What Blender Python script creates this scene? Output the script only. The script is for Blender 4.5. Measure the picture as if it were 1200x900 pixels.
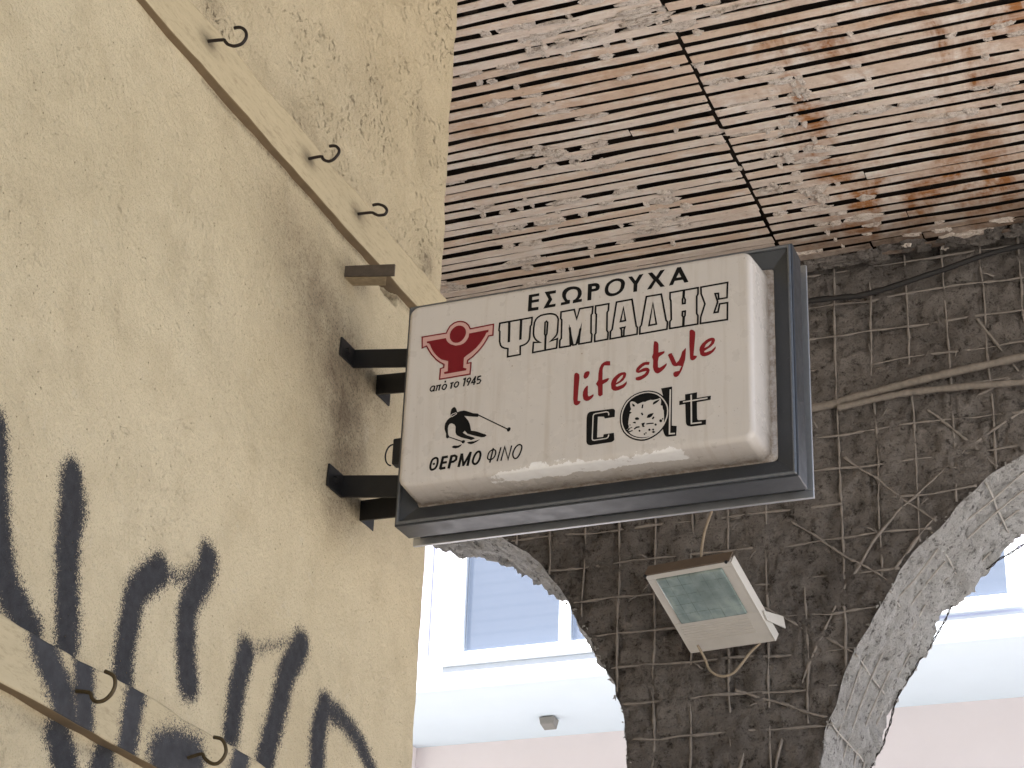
import bpy, bmesh, math, random
import numpy as np
from mathutils import Vector, Matrix

for o in list(bpy.data.objects):
    bpy.data.objects.remove(o)
SC = bpy.context.scene
COL = SC.collection
random.seed(7)

# ------------------------------------------------------------------ camera
YAW, PITCH, ROLL = math.radians(23.14861479), math.radians(27.00839774), math.radians(2.40674659)
fw = Vector((-math.sin(YAW)*math.cos(PITCH), math.cos(YAW)*math.cos(PITCH), math.sin(PITCH)))
rt = Vector((math.cos(YAW), math.sin(YAW), 0))
up = rt.cross(fw)
r2 = rt*math.cos(ROLL) + up*math.sin(ROLL)
u2 = -rt*math.sin(ROLL) + up*math.cos(ROLL)
cam_data = bpy.data.cameras.new("camera")
cam = bpy.data.objects.new("camera", cam_data)
COL.objects.link(cam)
M = Matrix((( r2.x, u2.x, -fw.x, 2.305), (r2.y, u2.y, -fw.y, 0.0), (r2.z, u2.z, -fw.z, 1.6), (0, 0, 0, 1)))
cam.matrix_world = M
cam_data.sensor_width = 36
cam_data.lens = 70.935
cam_data.clip_start = 0.05
cam_data.clip_end = 2000
SC.camera = cam

# ------------------------------------------------------------------ light
SUN_EL, SUN_AZ = math.radians(62), math.atan2(-0.25, -0.97)      # azimuth measured from +Y towards +X
world = bpy.data.worlds.new("World")
SC.world = world
world.use_nodes = True
wn = world.node_tree
sky = wn.nodes.new('ShaderNodeTexSky')
sky.sky_type = 'NISHITA'
sky.sun_disc = False
sky.sun_elevation = SUN_EL
sky.sun_rotation = SUN_AZ
sky.dust_density = 2.5
wn.links.new(sky.outputs[0], wn.nodes['Background'].inputs[0])
wn.nodes['Background'].inputs[1].default_value = 0.07
sd = bpy.data.lights.new("sun", 'SUN')
sd.energy = 5.0
sd.angle = math.radians(0.53)
sd.color = (1.0, 0.97, 0.92)
sun = bpy.data.objects.new("sun", sd)
COL.objects.link(sun)
to_sun = Vector((math.sin(SUN_AZ)*math.cos(SUN_EL), math.cos(SUN_AZ)*math.cos(SUN_EL), math.sin(SUN_EL)))
sun.rotation_euler = to_sun.to_track_quat('Z', 'Y').to_euler()
SC.view_settings.view_transform = 'Standard'
SC.view_settings.look = 'None'
SC.view_settings.gamma = 1.0
SC.view_settings.exposure = 1.95
SC.render.engine = 'CYCLES'
SC.cycles.max_bounces = 10
SC.cycles.diffuse_bounces = 6
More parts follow.
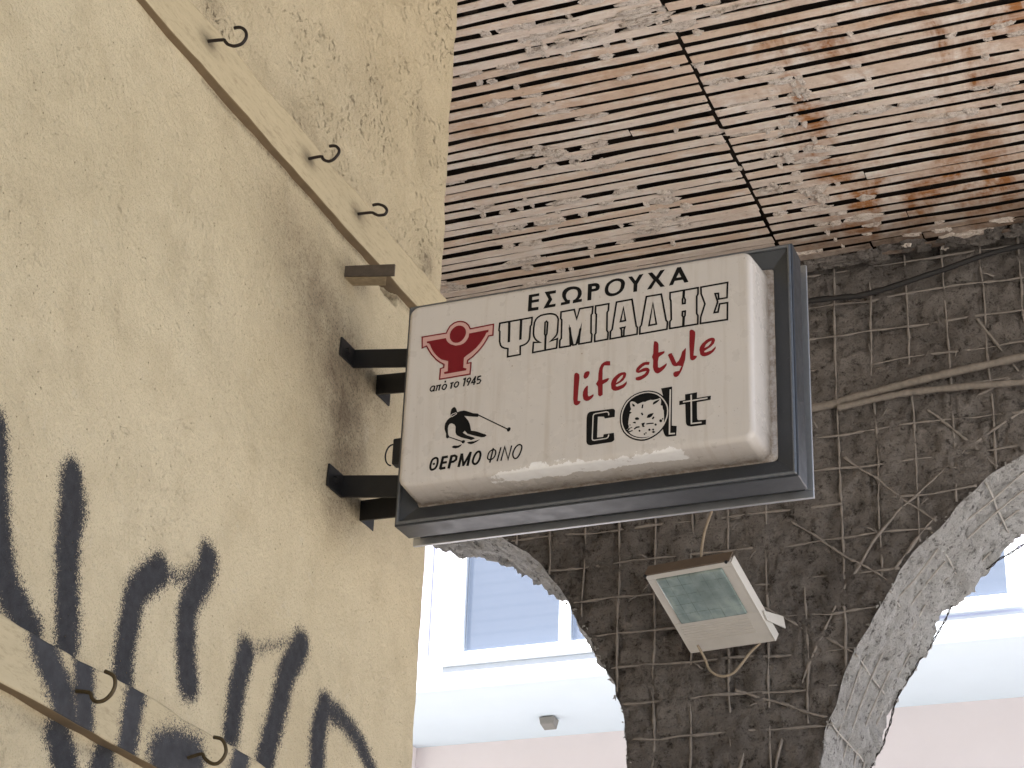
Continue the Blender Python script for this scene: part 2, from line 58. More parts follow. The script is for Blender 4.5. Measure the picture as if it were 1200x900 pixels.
ART = {'emblem':{'band':[[(37.2,429.2),(105.3,429.6),(109.0,438.7),(114.8,448.2),(125.1,455.3),(134.2,457.6),(143.6,457.2),(152.2,454.3),(159.8,449.4),(166.9,441.3),(171.9,430.7),(236.3,433.0),(235.7,401.3),(223.9,401.3),(218.4,389.9),(210.7,377.6),(198.4,362.7),(183.4,348.9),(169.4,340.3),(168.6,331.5),(179.0,332.0),(178.0,299.4),(93.8,298.2),(94.7,328.5),(103.5,330.3),(103.8,339.2),(92.8,346.5),(80.3,357.5),(67.4,373.3),(57.6,388.7),(51.6,400.7),(39.2,397.2)]],'line':[([(37.2,429.2),(105.3,429.6),(109.0,438.7),(114.8,448.2),(125.1,455.3),(134.2,457.6),(143.6,457.2),(152.2,454.3),(159.8,449.4),(166.9,441.3),(171.9,430.7),(236.3,433.0),(235.7,401.3),(223.9,401.3),(218.4,389.9),(210.7,377.6),(198.4,362.7),(183.4,348.9),(169.4,340.3),(168.6,331.5),(179.0,332.0),(178.0,299.4),(93.8,298.2),(94.7,328.5),(103.5,330.3),(103.8,339.2),(92.8,346.5),(80.3,357.5),(67.4,373.3),(57.6,388.7),(51.6,400.7),(39.2,397.2)],3.391,1)],'fill':[[(51.6,413.7),(104.8,415.0),(107.3,408.0),(111.6,401.5),(120.5,393.9),(134.1,388.1),(147.2,388.1),(155.0,390.7),(160.1,394.2),(165.0,400.3),(168.6,407.9),(169.4,417.4),(223.1,419.3),(222.6,412.5),(217.4,412.0),(214.6,404.3),(209.8,396.9),(203.7,387.5),(197.5,379.8),(190.6,372.2),(182.5,365.9),(174.9,360.3),(167.3,356.1),(158.5,349.4),(158.1,321.0),(167.2,317.3),(166.5,312.1),(106.8,310.8),(105.1,316.5),(115.6,317.5),(115.2,346.9),(104.5,350.9),(96.4,354.1),(87.4,361.8),(79.5,370.5),(73.1,379.0),(67.8,387.6),(64.2,395.0),(61.6,402.4),(57.2,408.1),(51.8,409.0)]],'disc':[[(116.3,412.5),(115.4,423.7),(118.4,432.9),(122.6,438.6),(127.1,442.5),(132.8,445.1),(138.9,445.5),(145.6,444.1),(151.0,441.2),(155.8,436.2),(159.0,430.2),(160.4,423.9),(160.2,417.6),(157.9,410.5),(154.3,404.8),(149.8,400.1),(144.1,396.9),(138.4,395.9),(132.3,396.7),(126.0,399.3),(121.3,404.0)]]},'title':[[[(330.0,502.0),(358.7,502.1),(358.4,494.7),(339.6,494.5),(339.3,485.2),(358.5,485.3),(358.3,477.9),(339.0,477.6),(338.9,463.2),(357.7,462.8),(357.6,454.1),(329.0,454.2)]],[[(373.0,503.0),(403.9,502.9),(403.5,494.7),(387.2,494.5),(394.4,477.7),(386.2,463.5),(404.1,463.7),(403.3,456.0),(371.1,455.1),(384.3,479.9)]],[[(417.9,456.1),(418.8,464.1),(429.9,464.6),(424.9,472.7),(421.4,480.5),(420.7,487.9),(421.8,493.9),(425.1,499.1),(429.8,502.8),(436.1,505.4),(444.1,506.0),(451.8,505.4),(459.5,503.2),(466.3,499.3),(470.4,494.4),(473.2,487.8),(473.8,479.4),(472.0,473.6),(469.5,469.3),(465.2,465.2),(474.7,465.3),(474.3,457.4),(450.2,456.6),(450.9,465.0),(456.6,467.5),(460.8,472.1),(463.2,478.3),(463.4,484.4),(461.7,490.4),(458.8,494.3),(452.0,497.3),(444.7,497.4),(438.7,495.4),(434.0,491.3),(431.3,485.0),(431.6,478.7),(433.5,472.8),(436.5,468.6),(442.8,467.5),(442.0,457.4)]],[[(490.0,504.7),(509.0,504.6),(514.7,503.1),(519.0,499.9),(521.7,494.0),(521.1,487.4),(518.5,483.5),(513.3,481.4),(500.0,481.1),(499.7,457.4),(489.5,457.8)],[(501.2,496.1),(508.2,495.9),(510.7,494.0),(511.2,491.4),(509.7,489.0),(507.1,488.7),(500.8,488.8)]],[[(588.9,488.4),(588.1,493.7),(585.6,498.3),(581.8,502.4),(577.0,504.9),(571.4,506.8),(565.7,507.4),(559.1,506.8),(552.5,505.3),(546.6,501.9),(541.3,498.1),(538.0,492.5),(535.5,485.8),(535.1,478.7),(536.1,472.4),(538.7,466.8),(542.9,462.6),(547.6,460.1),(553.3,458.5),(559.9,458.4),(566.0,459.5),(572.0,461.7),(578.0,465.3),(582.8,470.2),(586.4,476.6)],[(578.2,490.4),(576.8,494.7),(573.4,497.8),(568.6,500.1),(563.9,500.6),(558.7,499.7),(553.6,497.5),(549.0,494.0),(545.6,489.1),(544.1,482.2),(544.7,476.0),(547.1,471.5),(551.3,467.8),(556.0,466.4),(561.6,466.2),(567.2,467.8),(572.3,471.0),(575.9,476.5),(577.7,483.3)]],[[(596.8,506.5),(607.4,505.9),(616.2,491.7),(625.8,507.3),(637.0,507.7),(621.3,481.5),(620.6,460.3),(610.7,460.5),(611.4,483.3)]],[[(648.5,507.6),(659.7,507.8),(670.2,493.7),(681.2,509.8),(692.7,509.9),(676.5,486.4),(692.9,461.9),(681.8,461.9),(669.1,480.4),(657.8,461.2),(646.6,461.1),(663.2,485.6)]],[[(724.7,509.9),(734.3,509.8),(754.0,463.6),(743.4,463.1),(739.2,472.3),(718.3,472.7),(714.0,462.7),(703.6,462.0)],[(729.3,494.4),(735.5,480.5),(722.7,480.8)]]],'outline':[([(253.1,433.3),(341.5,434.7),(340.3,414.3),(337.5,409.6),(336.7,379.8),(335.6,372.3),(333.1,367.6),(328.7,362.7),(322.6,359.7),(311.9,357.5),(312.8,333.6),(278.6,332.7),(278.7,355.9),(268.6,359.3),(262.2,363.2),(258.1,368.7),(254.9,380.7),(254.2,409.5),(251.8,412.7)],3.815,1),([(346.4,333.5),(347.5,362.4),(365.6,359.4),(357.4,365.0),(351.8,371.6),(348.0,379.3),(346.6,388.1),(346.8,405.2),(348.2,419.2),(351.7,427.2),(356.4,432.2),(364.4,436.5),(372.4,437.4),(381.8,437.8),(391.3,437.0),(399.4,434.5),(405.4,430.8),(409.8,425.2),(412.5,418.2),(412.1,401.2),(411.6,382.8),(409.7,374.0),(404.6,367.6),(393.7,358.1),(411.7,362.4),(410.3,335.9)],3.815,1),([(376.9,381.6),(377.2,414.3),(380.6,417.1),(384.0,413.1),(382.8,380.6),(379.8,374.0)],3.815,1),([(419.4,437.0),(454.9,438.0),(462.0,409.7),(469.3,437.7),(504.5,437.8),(503.1,418.2),(500.5,414.4),(500.8,363.5),(503.5,358.8),(502.6,337.9),(469.8,337.2),(470.6,357.3),(475.1,391.8),(461.9,337.1),(454.0,336.8),(443.3,393.0),(445.4,361.5),(446.9,336.0),(418.3,336.0),(418.5,356.2),(422.3,361.2),(421.9,413.7),(419.1,418.5)],3.815,1),([(511.6,438.0),(546.7,438.4),(545.7,419.2),(542.6,414.1),(542.7,363.4),(546.2,357.2),(545.2,338.3),(511.3,337.3),(510.9,356.1),(513.9,361.2),(514.2,413.4),(511.5,418.1)],3.815,1),([(279.3,433.4),(280.4,374.2)],5.596,0),([(311.7,433.6),(311.5,376.1)],5.596,0),([(379.8,376.3),(379.7,335.9)],4.578,0),([(443.9,388.6),(450.5,336.8)],5.087,0),([(472.7,380.9),(466.3,338.4)],5.087,0),([(566.9,439.4),(607.6,440.2),(619.4,362.7),(622.5,358.0),(621.7,339.5),(551.7,337.9),(552.4,358.7),(556.5,363.6)],3.815,1),([(585.4,420.6),(591.1,383.0),(578.1,382.4)],3.815,1),([(578.4,363.6),(589.8,364.4),(587.6,357.0),(587.3,340.3),(581.6,340.1),(581.3,358.0)],3.815,1),([(645.1,441.2),(683.9,441.3),(696.5,366.2),(700.3,360.0),(698.6,340.3),(628.6,338.9),(629.2,358.2),(632.8,363.2)],3.815,1),([(662.3,419.2),(671.4,359.4),(652.4,358.5)],3.815,1),([(706.5,441.5),(778.7,442.6),(778.1,424.5),(775.0,419.4),(774.8,370.7),(777.8,364.7),(777.2,341.3),(705.7,341.0),(706.2,360.4),(709.8,365.3),(708.6,418.6),(706.6,423.2)],3.815,1),([(741.2,425.5),(745.5,414.9),(745.0,404.6),(738.6,404.6),(738.6,417.5)],3.815,1),([(738.6,382.6),(745.4,382.8),(744.9,370.4),(741.6,364.0),(737.8,371.6)],3.815,1),([(785.8,442.7),(853.7,443.9),(851.7,401.6),(830.6,401.2),(830.0,417.5),(821.6,418.1),(828.0,393.9),(818.9,365.8),(828.7,365.5),(832.9,387.5),(853.0,387.5),(851.7,340.9),(784.0,341.5),(784.9,359.3),(795.7,394.0),(786.2,424.4)],3.815,1),([(742.2,440.7),(741.4,424.0)],5.596,0),([(741.6,366.8),(740.5,341.5)],5.596,0)],'script':[[[(459.3,251.5),(460.7,256.5),(464.9,258.0),(469.2,255.7),(472.5,252.0),(473.4,244.0),(472.4,225.8),(471.1,207.7),(470.0,179.8),(478.0,177.6),(475.6,172.0),(471.3,168.7),(467.1,167.6),(463.3,169.4),(460.3,173.0),(458.4,186.3),(458.6,209.7)]],[[(483.8,244.9),(486.1,253.8),(489.8,256.6),(494.7,257.4),(499.0,256.2),(499.8,251.6),(498.2,246.6),(495.8,241.7),(492.7,238.8),(488.5,237.4),(485.2,239.0)]],[[(493.1,217.3),(496.1,216.9),(496.1,193.4),(497.5,188.0),(501.2,187.5),(510.9,191.7),(511.3,187.2),(507.4,181.8),(502.6,178.2),(498.2,176.0),(492.8,175.8),(488.3,178.1),(485.3,181.6),(483.0,192.9),(483.6,201.9),(486.6,210.0)]],[[(543.8,277.3),(552.5,275.9),(553.2,264.0),(537.9,266.5),(535.0,261.7),(533.6,255.4),(533.6,226.6),(548.3,230.0),(551.3,227.7),(546.0,220.7),(534.3,214.8),(534.9,186.2),(528.3,182.8),(523.3,186.7),(522.1,210.2),(517.0,218.8),(522.5,228.4),(522.9,246.6),(525.1,260.7),(530.4,271.1),(536.5,275.4)]],[[(589.8,239.8),(593.5,237.9),(595.3,233.7),(593.0,225.0),(587.7,217.6),(580.4,212.7),(568.8,208.1),(568.3,204.3),(573.2,203.0),(585.4,205.5),(597.0,213.5),(596.4,206.3),(592.3,200.5),(588.0,196.8),(575.8,192.5),(568.5,191.8),(562.4,193.5),(557.4,199.0),(556.0,212.7),(558.3,221.4),(561.9,227.3),(567.9,232.9),(575.2,237.7),(582.5,239.7)],[(587.5,233.2),(581.4,230.8),(573.0,223.0),(568.7,212.8),(577.9,217.5),(585.2,225.0)]],[[(654.9,257.2),(653.5,249.6),(643.3,250.8),(636.1,246.7),(625.2,236.8),(638.5,242.4),(645.8,243.1),(651.9,241.1),(655.1,235.4),(653.7,228.3),(650.3,222.4),(644.1,216.9),(638.8,213.9),(631.5,211.1),(625.5,210.8),(620.6,212.9),(618.9,216.8),(620.5,220.1),(633.9,222.4),(642.3,226.3),(647.8,233.9),(638.6,233.3),(626.5,231.4),(621.6,233.4),(619.6,237.7),(621.0,243.9),(625.1,249.0),(631.2,254.0),(638.4,258.1),(645.7,258.7)]],[[(666.0,311.9),(670.9,311.6),(675.8,306.8),(677.5,301.3),(677.1,279.1),(692.8,281.0),(692.1,275.4),(678.4,267.2),(676.0,255.9),(676.1,239.0),(680.9,236.9),(699.0,246.4),(697.8,240.7),(693.0,233.7),(687.0,228.2),(681.0,224.0),(675.0,222.3),(668.9,225.9),(665.3,233.0),(663.3,242.3),(663.9,260.4),(660.7,270.1),(663.8,278.7),(664.4,299.6)]],[[(701.3,268.6),(705.7,271.8),(711.0,272.3),(715.8,261.1),(723.0,243.1),(729.0,248.6),(733.8,258.1),(737.4,271.8),(747.0,280.6),(746.5,265.1),(744.6,248.6),(741.0,235.0),(737.4,224.0),(732.6,214.4),(727.8,207.5),(723.0,205.2),(718.2,206.4),(715.4,210.8),(715.4,217.2),(719.4,220.4),(730.2,220.5),(736.2,232.7),(727.8,235.1),(720.6,234.4),(715.8,236.5),(712.2,240.9),(705.0,259.0)]],[[(756.3,324.8),(758.7,328.3),(762.0,328.5),(766.8,325.6),(770.7,320.5),(770.9,313.2),(769.9,300.3),(766.1,256.7),(775.2,254.0),(773.2,249.1),(768.9,245.2),(763.7,243.7),(759.4,245.9),(757.5,250.4),(756.6,268.7),(755.7,292.2)]],[[(811.6,297.7),(816.4,296.9),(819.5,294.0),(820.6,289.2),(817.4,280.6),(809.1,273.0),(792.8,264.0),(793.5,260.8),(798.3,260.2),(811.4,263.5),(822.1,272.1),(821.4,266.3),(816.1,258.9),(808.9,253.6),(801.3,250.5),(793.5,249.7),(787.5,251.9),(783.3,256.0),(781.0,269.8),(782.9,277.8),(787.7,284.8),(797.3,293.1),(804.5,296.5)],[(812.0,290.1),(804.4,287.2),(797.2,281.4),(793.4,272.4),(803.1,276.0),(809.6,282.7)]]],'skier':{'fill':[[[(129.6,191.9),(129.8,200.6),(131.5,208.0),(135.0,211.2),(138.1,213.0),(142.0,211.5),(144.9,206.0),(146.9,200.2),(148.6,196.7),(156.0,198.9),(166.6,199.0),(173.2,196.7),(179.7,193.5),(192.8,187.2),(204.5,185.0),(208.4,180.5),(205.0,175.6),(193.2,178.0),(167.4,184.1),(172.0,178.6),(178.8,169.7),(183.5,159.9),(186.2,149.8),(188.4,139.8),(199.5,137.1),(210.3,132.3),(221.1,126.8),(227.5,124.4),(231.5,120.6),(225.7,117.1),(217.3,117.3),(200.2,124.0),(178.6,133.0),(175.2,137.4),(171.3,142.3),(168.1,139.5),(166.0,137.6),(178.8,128.2),(196.1,120.3),(200.5,116.9),(190.1,113.7),(183.6,116.8),(172.9,120.9),(162.0,125.3),(153.2,130.8),(148.8,134.7),(146.3,141.6),(145.9,156.8),(141.9,163.9),(134.2,168.3),(128.9,167.4),(125.5,162.4),(124.6,155.6),(126.1,140.2),(130.3,130.5),(124.7,127.4),(120.9,131.2),(120.7,141.0),(118.2,147.8),(115.7,154.7),(115.6,163.4),(116.9,170.9),(121.8,178.9),(126.9,183.6),(132.1,185.4)]],[[(285.5,127.7),(286.8,132.2),(290.3,134.1),(294.0,133.3),(295.2,129.5),(293.4,124.8),(289.9,122.4),(286.5,123.7)]],[[(164.4,112.0),(166.3,116.0),(170.5,116.5),(173.6,114.3),(173.0,110.1),(169.3,107.6),(166.1,108.5)]],[[(138.2,102.4),(144.0,105.2),(154.7,103.3),(165.6,105.8),(162.3,100.9),(157.2,97.8),(148.7,96.6),(141.2,99.2)]],[[(179.4,109.2),(188.2,109.7),(198.8,109.2),(213.8,112.4),(205.2,107.2),(197.0,103.7),(190.7,102.4),(183.2,105.0)]]],'line':[([(207.6,179.8),(286.9,129.6)],2.8,0),([(127.7,131.7),(165.8,113.3)],2.4,0)],'goggle':[([(131.2,191.2),(137.0,194.1),(145.0,195.7),(146.9,192.4),(140.5,189.2),(134.2,186.2)],1.6,1)]},'thermo':[([(82.8,60.1),(83.7,64.6),(85.0,69.6),(86.9,73.7),(89.6,76.2),(92.9,77.7),(95.8,78.3),(98.1,77.8),(100.0,76.4),(101.4,74.1),(102.0,70.6),(102.1,66.2),(101.6,61.9),(100.6,57.7),(99.1,53.6),(97.0,50.4),(94.0,48.3),(90.5,47.1),(87.5,46.8),(85.6,47.6),(84.3,49.4),(83.4,51.5),(82.8,53.9),(82.6,56.7)],4.996,1),([(89.0,61.9),(94.8,62.6)],4.542,0),([(116.3,78.6),(109.8,45.5)],6.358,0),([(113.3,76.6),(129.2,77.0)],5.904,0),([(114.2,61.8),(127.2,62.2)],5.45,0),([(109.7,46.7),(124.2,47.4)],5.904,0),([(139.3,77.8),(133.0,44.0)],6.358,0),([(136.5,76.5),(147.7,77.3),(152.7,73.5),(152.0,65.6),(145.5,61.1),(134.2,60.8)],5.45,0),([(159.8,44.6),(166.8,80.0)],5.904,0),([(167.5,79.9),(172.7,45.8)],4.996,0),([(171.7,45.9),(190.0,79.6)],4.996,0),([(190.7,81.5),(183.7,44.2)],5.904,0),([(197.5,53.9),(197.9,58.2),(199.2,63.3),(200.9,67.9),(202.9,71.7),(205.2,75.0),(207.6,77.4),(209.9,78.7),(212.2,79.1),(214.2,78.6),(215.7,77.1),(216.8,74.7),(217.4,71.6),(217.3,67.6),(216.7,63.0),(215.6,58.6),(214.0,54.7),(211.9,51.2),(209.7,48.6),(207.4,46.9),(204.9,46.1),(202.7,46.4),(200.5,48.0),(198.6,50.6)],4.996,1),([(237.0,59.2),(237.4,63.1),(238.4,68.0),(239.9,72.1),(242.2,74.9),(245.1,77.0),(248.0,78.2),(251.0,78.5),(254.0,78.0),(256.3,76.5),(257.6,74.0),(258.1,70.6),(257.9,67.1),(257.1,63.6),(255.6,59.9),(253.7,56.9),(251.2,54.8),(248.3,53.2),(245.6,52.5),(243.0,52.7),(240.7,53.7),(238.8,54.9),(237.7,55.9),(237.1,57.1)],2.952,1),([(251.3,83.1),(243.6,44.6)],3.406,0),([(271.5,82.1),(262.9,45.8)],3.179,0),([(272.8,45.8),(281.6,81.9),(292.0,46.7),(300.0,82.9)],3.179,0),([(303.8,58.3),(304.5,63.3),(306.2,68.6),(308.3,73.3),(310.7,76.8),(313.5,79.6),(316.2,81.5),(318.9,82.4),(321.6,82.2),(323.8,81.4),(325.4,79.9),(326.6,77.7),(327.1,74.7),(326.7,70.7),(325.6,66.0),(324.1,61.4),(322.2,56.9),(320.0,52.5),(317.5,49.2),(314.7,47.1),(311.6,46.2),(308.9,46.8),(306.6,49.4),(304.6,53.7)],3.179,1)],'since':[([(69.1,272.1),(69.2,274.3),(70.1,276.9),(71.2,278.9),(72.7,280.2),(74.5,281.1),(76.2,281.5),(77.9,281.5),(79.5,281.2),(80.5,280.0),(80.6,277.6),(80.1,274.3),(79.1,271.6),(77.4,269.7),(75.3,268.3),(73.4,267.8),(71.6,268.5),(70.0,270.2)],2.725,1),([(81.3,281.9),(79.4,266.3)],2.998,0),([(85.5,280.8),(99.2,281.7)],2.725,0),([(89.2,280.7),(85.3,266.6)],2.725,0),([(96.2,281.5),(93.1,266.6)],2.998,0),([(102.4,271.5),(102.7,274.0),(103.8,276.9),(105.2,279.2),(106.8,280.6),(108.6,281.3),(110.3,281.4),(111.8,280.9),(113.3,279.8),(114.1,278.3),(114.1,276.1),(113.6,273.6),(112.6,271.4),(111.3,269.5),(109.6,267.8),(107.8,267.1),(105.8,267.8),(103.6,269.4)],2.725,1),([(110.9,291.7),(109.2,286.6)],3.27,0),([(124.3,281.7),(133.5,283.0)],2.998,0),([(129.4,282.4),(126.6,266.5)],3.27,0),([(135.8,273.1),(136.0,275.5),(137.0,278.3),(138.3,280.5),(139.8,282.0),(141.6,282.9),(143.3,283.2),(144.9,282.8),(146.5,281.7),(147.4,280.1),(147.5,278.0),(147.0,275.3),(146.1,273.0),(144.6,270.9),(142.6,269.2),(140.7,268.5),(138.8,269.2),(136.8,271.0)],2.725,1),([(159.9,287.7),(165.4,289.4),(161.7,267.5)],3.27,0),([(170.5,281.2),(170.9,283.2),(171.9,285.6),(173.1,287.4),(174.8,288.4),(176.6,288.8),(178.2,288.6),(179.2,287.7),(179.9,286.2),(180.2,284.5),(179.7,282.7),(178.8,280.8),(177.6,279.3),(176.1,278.6),(174.4,278.3),(172.9,278.4),(171.7,278.9),(170.9,279.9)],2.725,1),([(179.9,283.0),(172.7,267.6)],2.998,0),([(193.4,290.7),(183.3,274.5),(194.9,274.9)],2.453,0),([(193.4,291.5),(189.5,267.7)],2.998,0),([(208.8,289.5),(200.5,288.5),(199.1,280.0),(204.9,280.6),(208.3,276.6),(204.9,270.1),(197.4,269.0)],2.725,0)],'cat':{'black':[[[(494.6,127.1),(495.4,136.2),(497.3,140.7),(500.7,143.9),(506.0,144.9),(559.7,144.4),(564.6,143.3),(567.6,138.7),(566.9,121.4),(541.6,121.1),(539.0,126.6),(523.4,128.6),(522.5,72.6),(538.2,71.8),(539.5,78.7),(565.6,78.9),(566.9,60.6),(564.6,57.5),(560.2,55.3),(505.9,54.5),(500.6,56.3),(497.1,59.5),(495.4,64.8)]],[[(684.6,180.2),(712.2,181.0),(711.4,76.7),(723.7,73.9),(722.6,48.5),(700.7,48.9),(696.9,50.4),(694.6,53.1),(692.1,58.5),(689.2,69.9),(688.9,161.1)]],[[(580.0,112.3),(580.1,119.5),(581.0,126.5),(582.4,133.5),(585.1,141.2),(589.7,151.1),(596.4,161.0),(606.2,169.0),(617.6,175.2),(630.3,178.7),(642.7,180.1),(652.8,179.5),(662.0,177.1),(671.0,173.6),(679.3,168.7),(686.5,162.2),(692.8,154.4),(698.7,145.1),(703.3,135.5),(705.6,126.7),(706.2,117.8),(705.5,108.0),(703.4,98.0),(699.8,88.4),(694.9,79.2),(688.9,70.6),(681.7,63.0),(672.6,56.7),(662.7,51.7),(653.2,48.4),(643.7,46.9),(634.2,47.6),(624.6,50.2),(614.8,54.3),(605.4,60.0),(596.8,67.6),(589.8,76.4),(585.1,86.1),(582.2,95.8),(580.6,104.4)]],[[(744.9,154.7),(774.7,155.8),(774.2,140.6),(809.0,141.4),(808.0,130.9),(774.2,129.7),(774.4,87.4),(775.4,83.5),(777.9,81.2),(796.4,79.7),(795.8,67.0),(759.6,67.4),(753.9,69.2),(750.4,71.2),(747.6,75.2),(746.6,81.1),(745.3,129.3),(730.2,128.5),(730.6,139.4),(745.2,139.5)]]],'light_lines':[([(551.8,127.8),(551.8,132.9),(549.8,136.5),(545.2,138.0),(517.9,137.2),(513.4,135.8),(511.6,131.8),(510.5,70.7),(512.1,67.0),(516.4,65.8),(546.5,66.5),(550.3,68.0),(552.0,71.4),(552.7,75.7)],2.519,0),([(708.0,173.5),(706.0,55.5),(719.6,54.5)],3.488,0),([(760.2,150.8),(760.7,74.5),(785.6,73.8)],3.488,0),([(739.9,134.7),(800.7,136.0)],3.197,0),([(584.8,112.4),(584.9,119.0),(585.7,125.5),(587.0,131.9),(589.4,139.1),(593.7,148.2),(600.0,157.4),(609.0,164.8),(619.5,170.5),(631.2,173.8),(642.7,175.1),(652.1,174.5),(660.6,172.3),(668.9,169.1),(676.6,164.5),(683.2,158.5),(689.0,151.3),(694.5,142.7),(698.8,133.8),(700.9,125.7),(701.5,117.5),(700.9,108.4),(698.9,99.2),(695.6,90.2),(691.1,81.7),(685.5,73.8),(678.8,66.8),(670.4,60.9),(661.3,56.3),(652.5,53.2),(643.7,51.8),(634.9,52.5),(626.0,54.9),(616.9,58.7),(608.2,64.0),(600.3,71.0),(593.8,79.2),(589.5,88.1),(586.8,97.1),(585.3,105.0)],2.907,1)],'face':[[[(606.2,153.3),(608.1,155.5),(611.0,156.3),(617.8,153.6),(621.7,149.9),(625.6,146.3),(633.3,148.8),(639.1,150.4),(644.8,149.5),(648.7,151.3),(652.5,152.0),(658.3,153.1),(664.0,151.6),(673.6,152.2),(682.2,154.0),(684.2,150.6),(684.8,143.4),(683.3,134.5),(688.1,132.7),(689.0,124.4),(691.4,120.0),(692.0,105.8),(692.4,93.6),(691.1,81.7),(686.4,74.8),(681.7,69.1),(674.1,63.1),(666.5,59.2),(658.0,56.9),(649.4,55.7),(640.8,55.5),(632.2,57.2),(622.6,60.6),(614.9,64.7),(608.1,70.1),(604.2,75.3),(611.9,77.2),(602.3,78.2),(608.0,83.5),(598.4,82.2),(603.1,85.6),(604.0,90.5),(602.2,96.9),(602.6,102.9),(603.8,112.9),(605.6,122.8),(611.4,126.0),(605.5,129.9),(609.3,135.5),(606.7,143.0)]]],'marks':[[[(611.1,150.5),(615.0,148.3),(618.9,144.2),(617.6,140.4),(613.1,142.5)]],[[(664.1,138.4),(665.0,144.4),(669.8,147.3),(681.3,151.0),(679.4,147.3),(675.6,143.8),(669.9,140.6)]],[[(618.7,108.2),(621.1,110.7),(625.0,111.1),(629.8,108.0),(628.9,104.1),(624.1,103.8),(620.2,105.4)]],[[(649.0,106.1),(651.8,113.4),(658.5,115.7),(666.6,116.1),(664.3,111.6),(660.5,107.5),(655.7,105.1)]],[[(635.7,92.9),(644.3,94.3),(643.8,90.7),(641.5,88.0),(644.4,82.6),(638.7,83.0)]],[[(661.7,65.9),(665.5,69.0),(671.2,65.6),(666.5,62.8)]],[[(633.6,73.7),(632.9,71.9),(631.1,71.4),(629.3,72.4),(628.6,74.4),(629.3,76.1),(631.1,76.7),(632.8,75.6)]],[[(645.7,63.2),(645.1,61.8),(643.6,61.3),(642.1,62.2),(641.5,63.9),(642.1,65.3),(643.6,65.8),(645.1,64.9)]],[[(649.1,65.8),(648.6,64.6),(647.4,64.2),(646.2,64.9),(645.7,66.3),(646.2,67.5),(647.4,67.8),(648.6,67.1)]],[[(658.8,72.8),(658.0,70.8),(656.0,70.2),(653.9,71.4),(653.1,73.6),(653.9,75.7),(655.9,76.2),(657.9,75.1)]],[[(667.9,72.1),(667.2,70.3),(665.5,69.8),(663.7,70.8),(663.0,72.8),(663.7,74.5),(665.5,75.0),(667.2,74.0)]],[[(674.5,84.2),(673.7,82.2),(671.7,81.6),(669.7,82.8),(668.8,85.0),(669.7,87.0),(671.7,87.6),(673.7,86.4)]],[[(688.2,92.2),(687.1,89.5),(684.4,88.8),(681.7,90.3),(680.6,93.4),(681.7,96.0),(684.4,96.8),(687.1,95.2)]],[[(691.1,96.8),(690.5,95.5),(689.2,95.1),(687.8,95.9),(687.2,97.4),(687.8,98.8),(689.1,99.1),(690.5,98.4)]],[[(621.5,97.7),(620.9,96.2),(619.4,95.8),(617.9,96.6),(617.2,98.3),(617.8,99.8),(619.3,100.2),(620.8,99.3)]],[[(608.4,92.9),(608.0,91.8),(606.9,91.5),(605.8,92.1),(605.4,93.4),(605.8,94.4),(606.9,94.8),(608.0,94.1)]]],'mark_lines':[([(638.7,143.3),(637.3,133.3)],3.488,0),([(635.8,121.3),(638.8,114.8)],3.876,0),([(663.4,100.6),(667.2,106.1)],3.876,0),([(648.2,89.7),(656.8,90.0),(666.3,89.0)],2.907,0),([(617.6,80.4),(623.3,84.7),(631.0,84.5)],3.294,0),([(601.2,82.8),(612.7,86.2)],1.744,0),([(605.2,75.2),(613.8,77.6)],2.519,0),([(614.5,98.7),(621.3,96.1)],2.325,0)]}}
HOOKS = [[(0.03,3.364,4.528),(0.0715,3.364,4.522),(0.0786,3.364,4.515),(0.0858,3.364,4.506),(0.0947,3.364,4.5),(0.1058,3.364,4.495),(0.1183,3.364,4.495),(0.1272,3.364,4.498),(0.1343,3.364,4.507),(0.1364,3.364,4.516),(0.1346,3.364,4.527),(0.1291,3.364,4.537),(0.1207,3.364,4.545),(0.1121,3.364,4.549),(0.0995,3.364,4.55)],[(0.03,3.895,4.521),(0.0669,3.895,4.521),(0.0722,3.895,4.514),(0.0782,3.895,4.507),(0.0866,3.895,4.502),(0.0954,3.895,4.5),(0.1064,3.895,4.504),(0.1144,3.895,4.512),(0.1191,3.895,4.52),(0.1196,3.895,4.529),(0.1155,3.895,4.537),(0.1083,3.895,4.544),(0.0994,3.895,4.547),(0.0899,3.895,4.548)],[(0.03,4.191,4.525),(0.0705,4.191,4.522),(0.0814,4.191,4.516),(0.0923,4.191,4.509),(0.1029,4.191,4.507),(0.1132,4.191,4.507),(0.1177,4.191,4.512),(0.1192,4.191,4.519),(0.1151,4.191,4.528),(0.1076,4.191,4.536),(0.0989,4.191,4.541),(0.0896,4.191,4.545),(0.0744,4.191,4.545)],[(0.03,3.198,2.835),(0.0643,3.198,2.829),(0.0712,3.198,2.817),(0.0819,3.198,2.809),(0.0966,3.198,2.809),(0.1082,3.198,2.815),(0.1163,3.198,2.824),(0.1205,3.198,2.835),(0.1203,3.198,2.846),(0.1158,3.198,2.857),(0.1067,3.198,2.864),(0.0933,3.198,2.87)],[(0.03,3.639,2.828),(0.0623,3.639,2.834),(0.0698,3.639,2.825),(0.0803,3.639,2.816),(0.0926,3.639,2.81),(0.1044,3.639,2.81),(0.113,3.639,2.816),(0.1184,3.639,2.823),(0.1219,3.639,2.833),(0.1199,3.639,2.844),(0.1147,3.639,2.855),(0.1058,3.639,2.864),(0.0879,3.639,2.869)]]
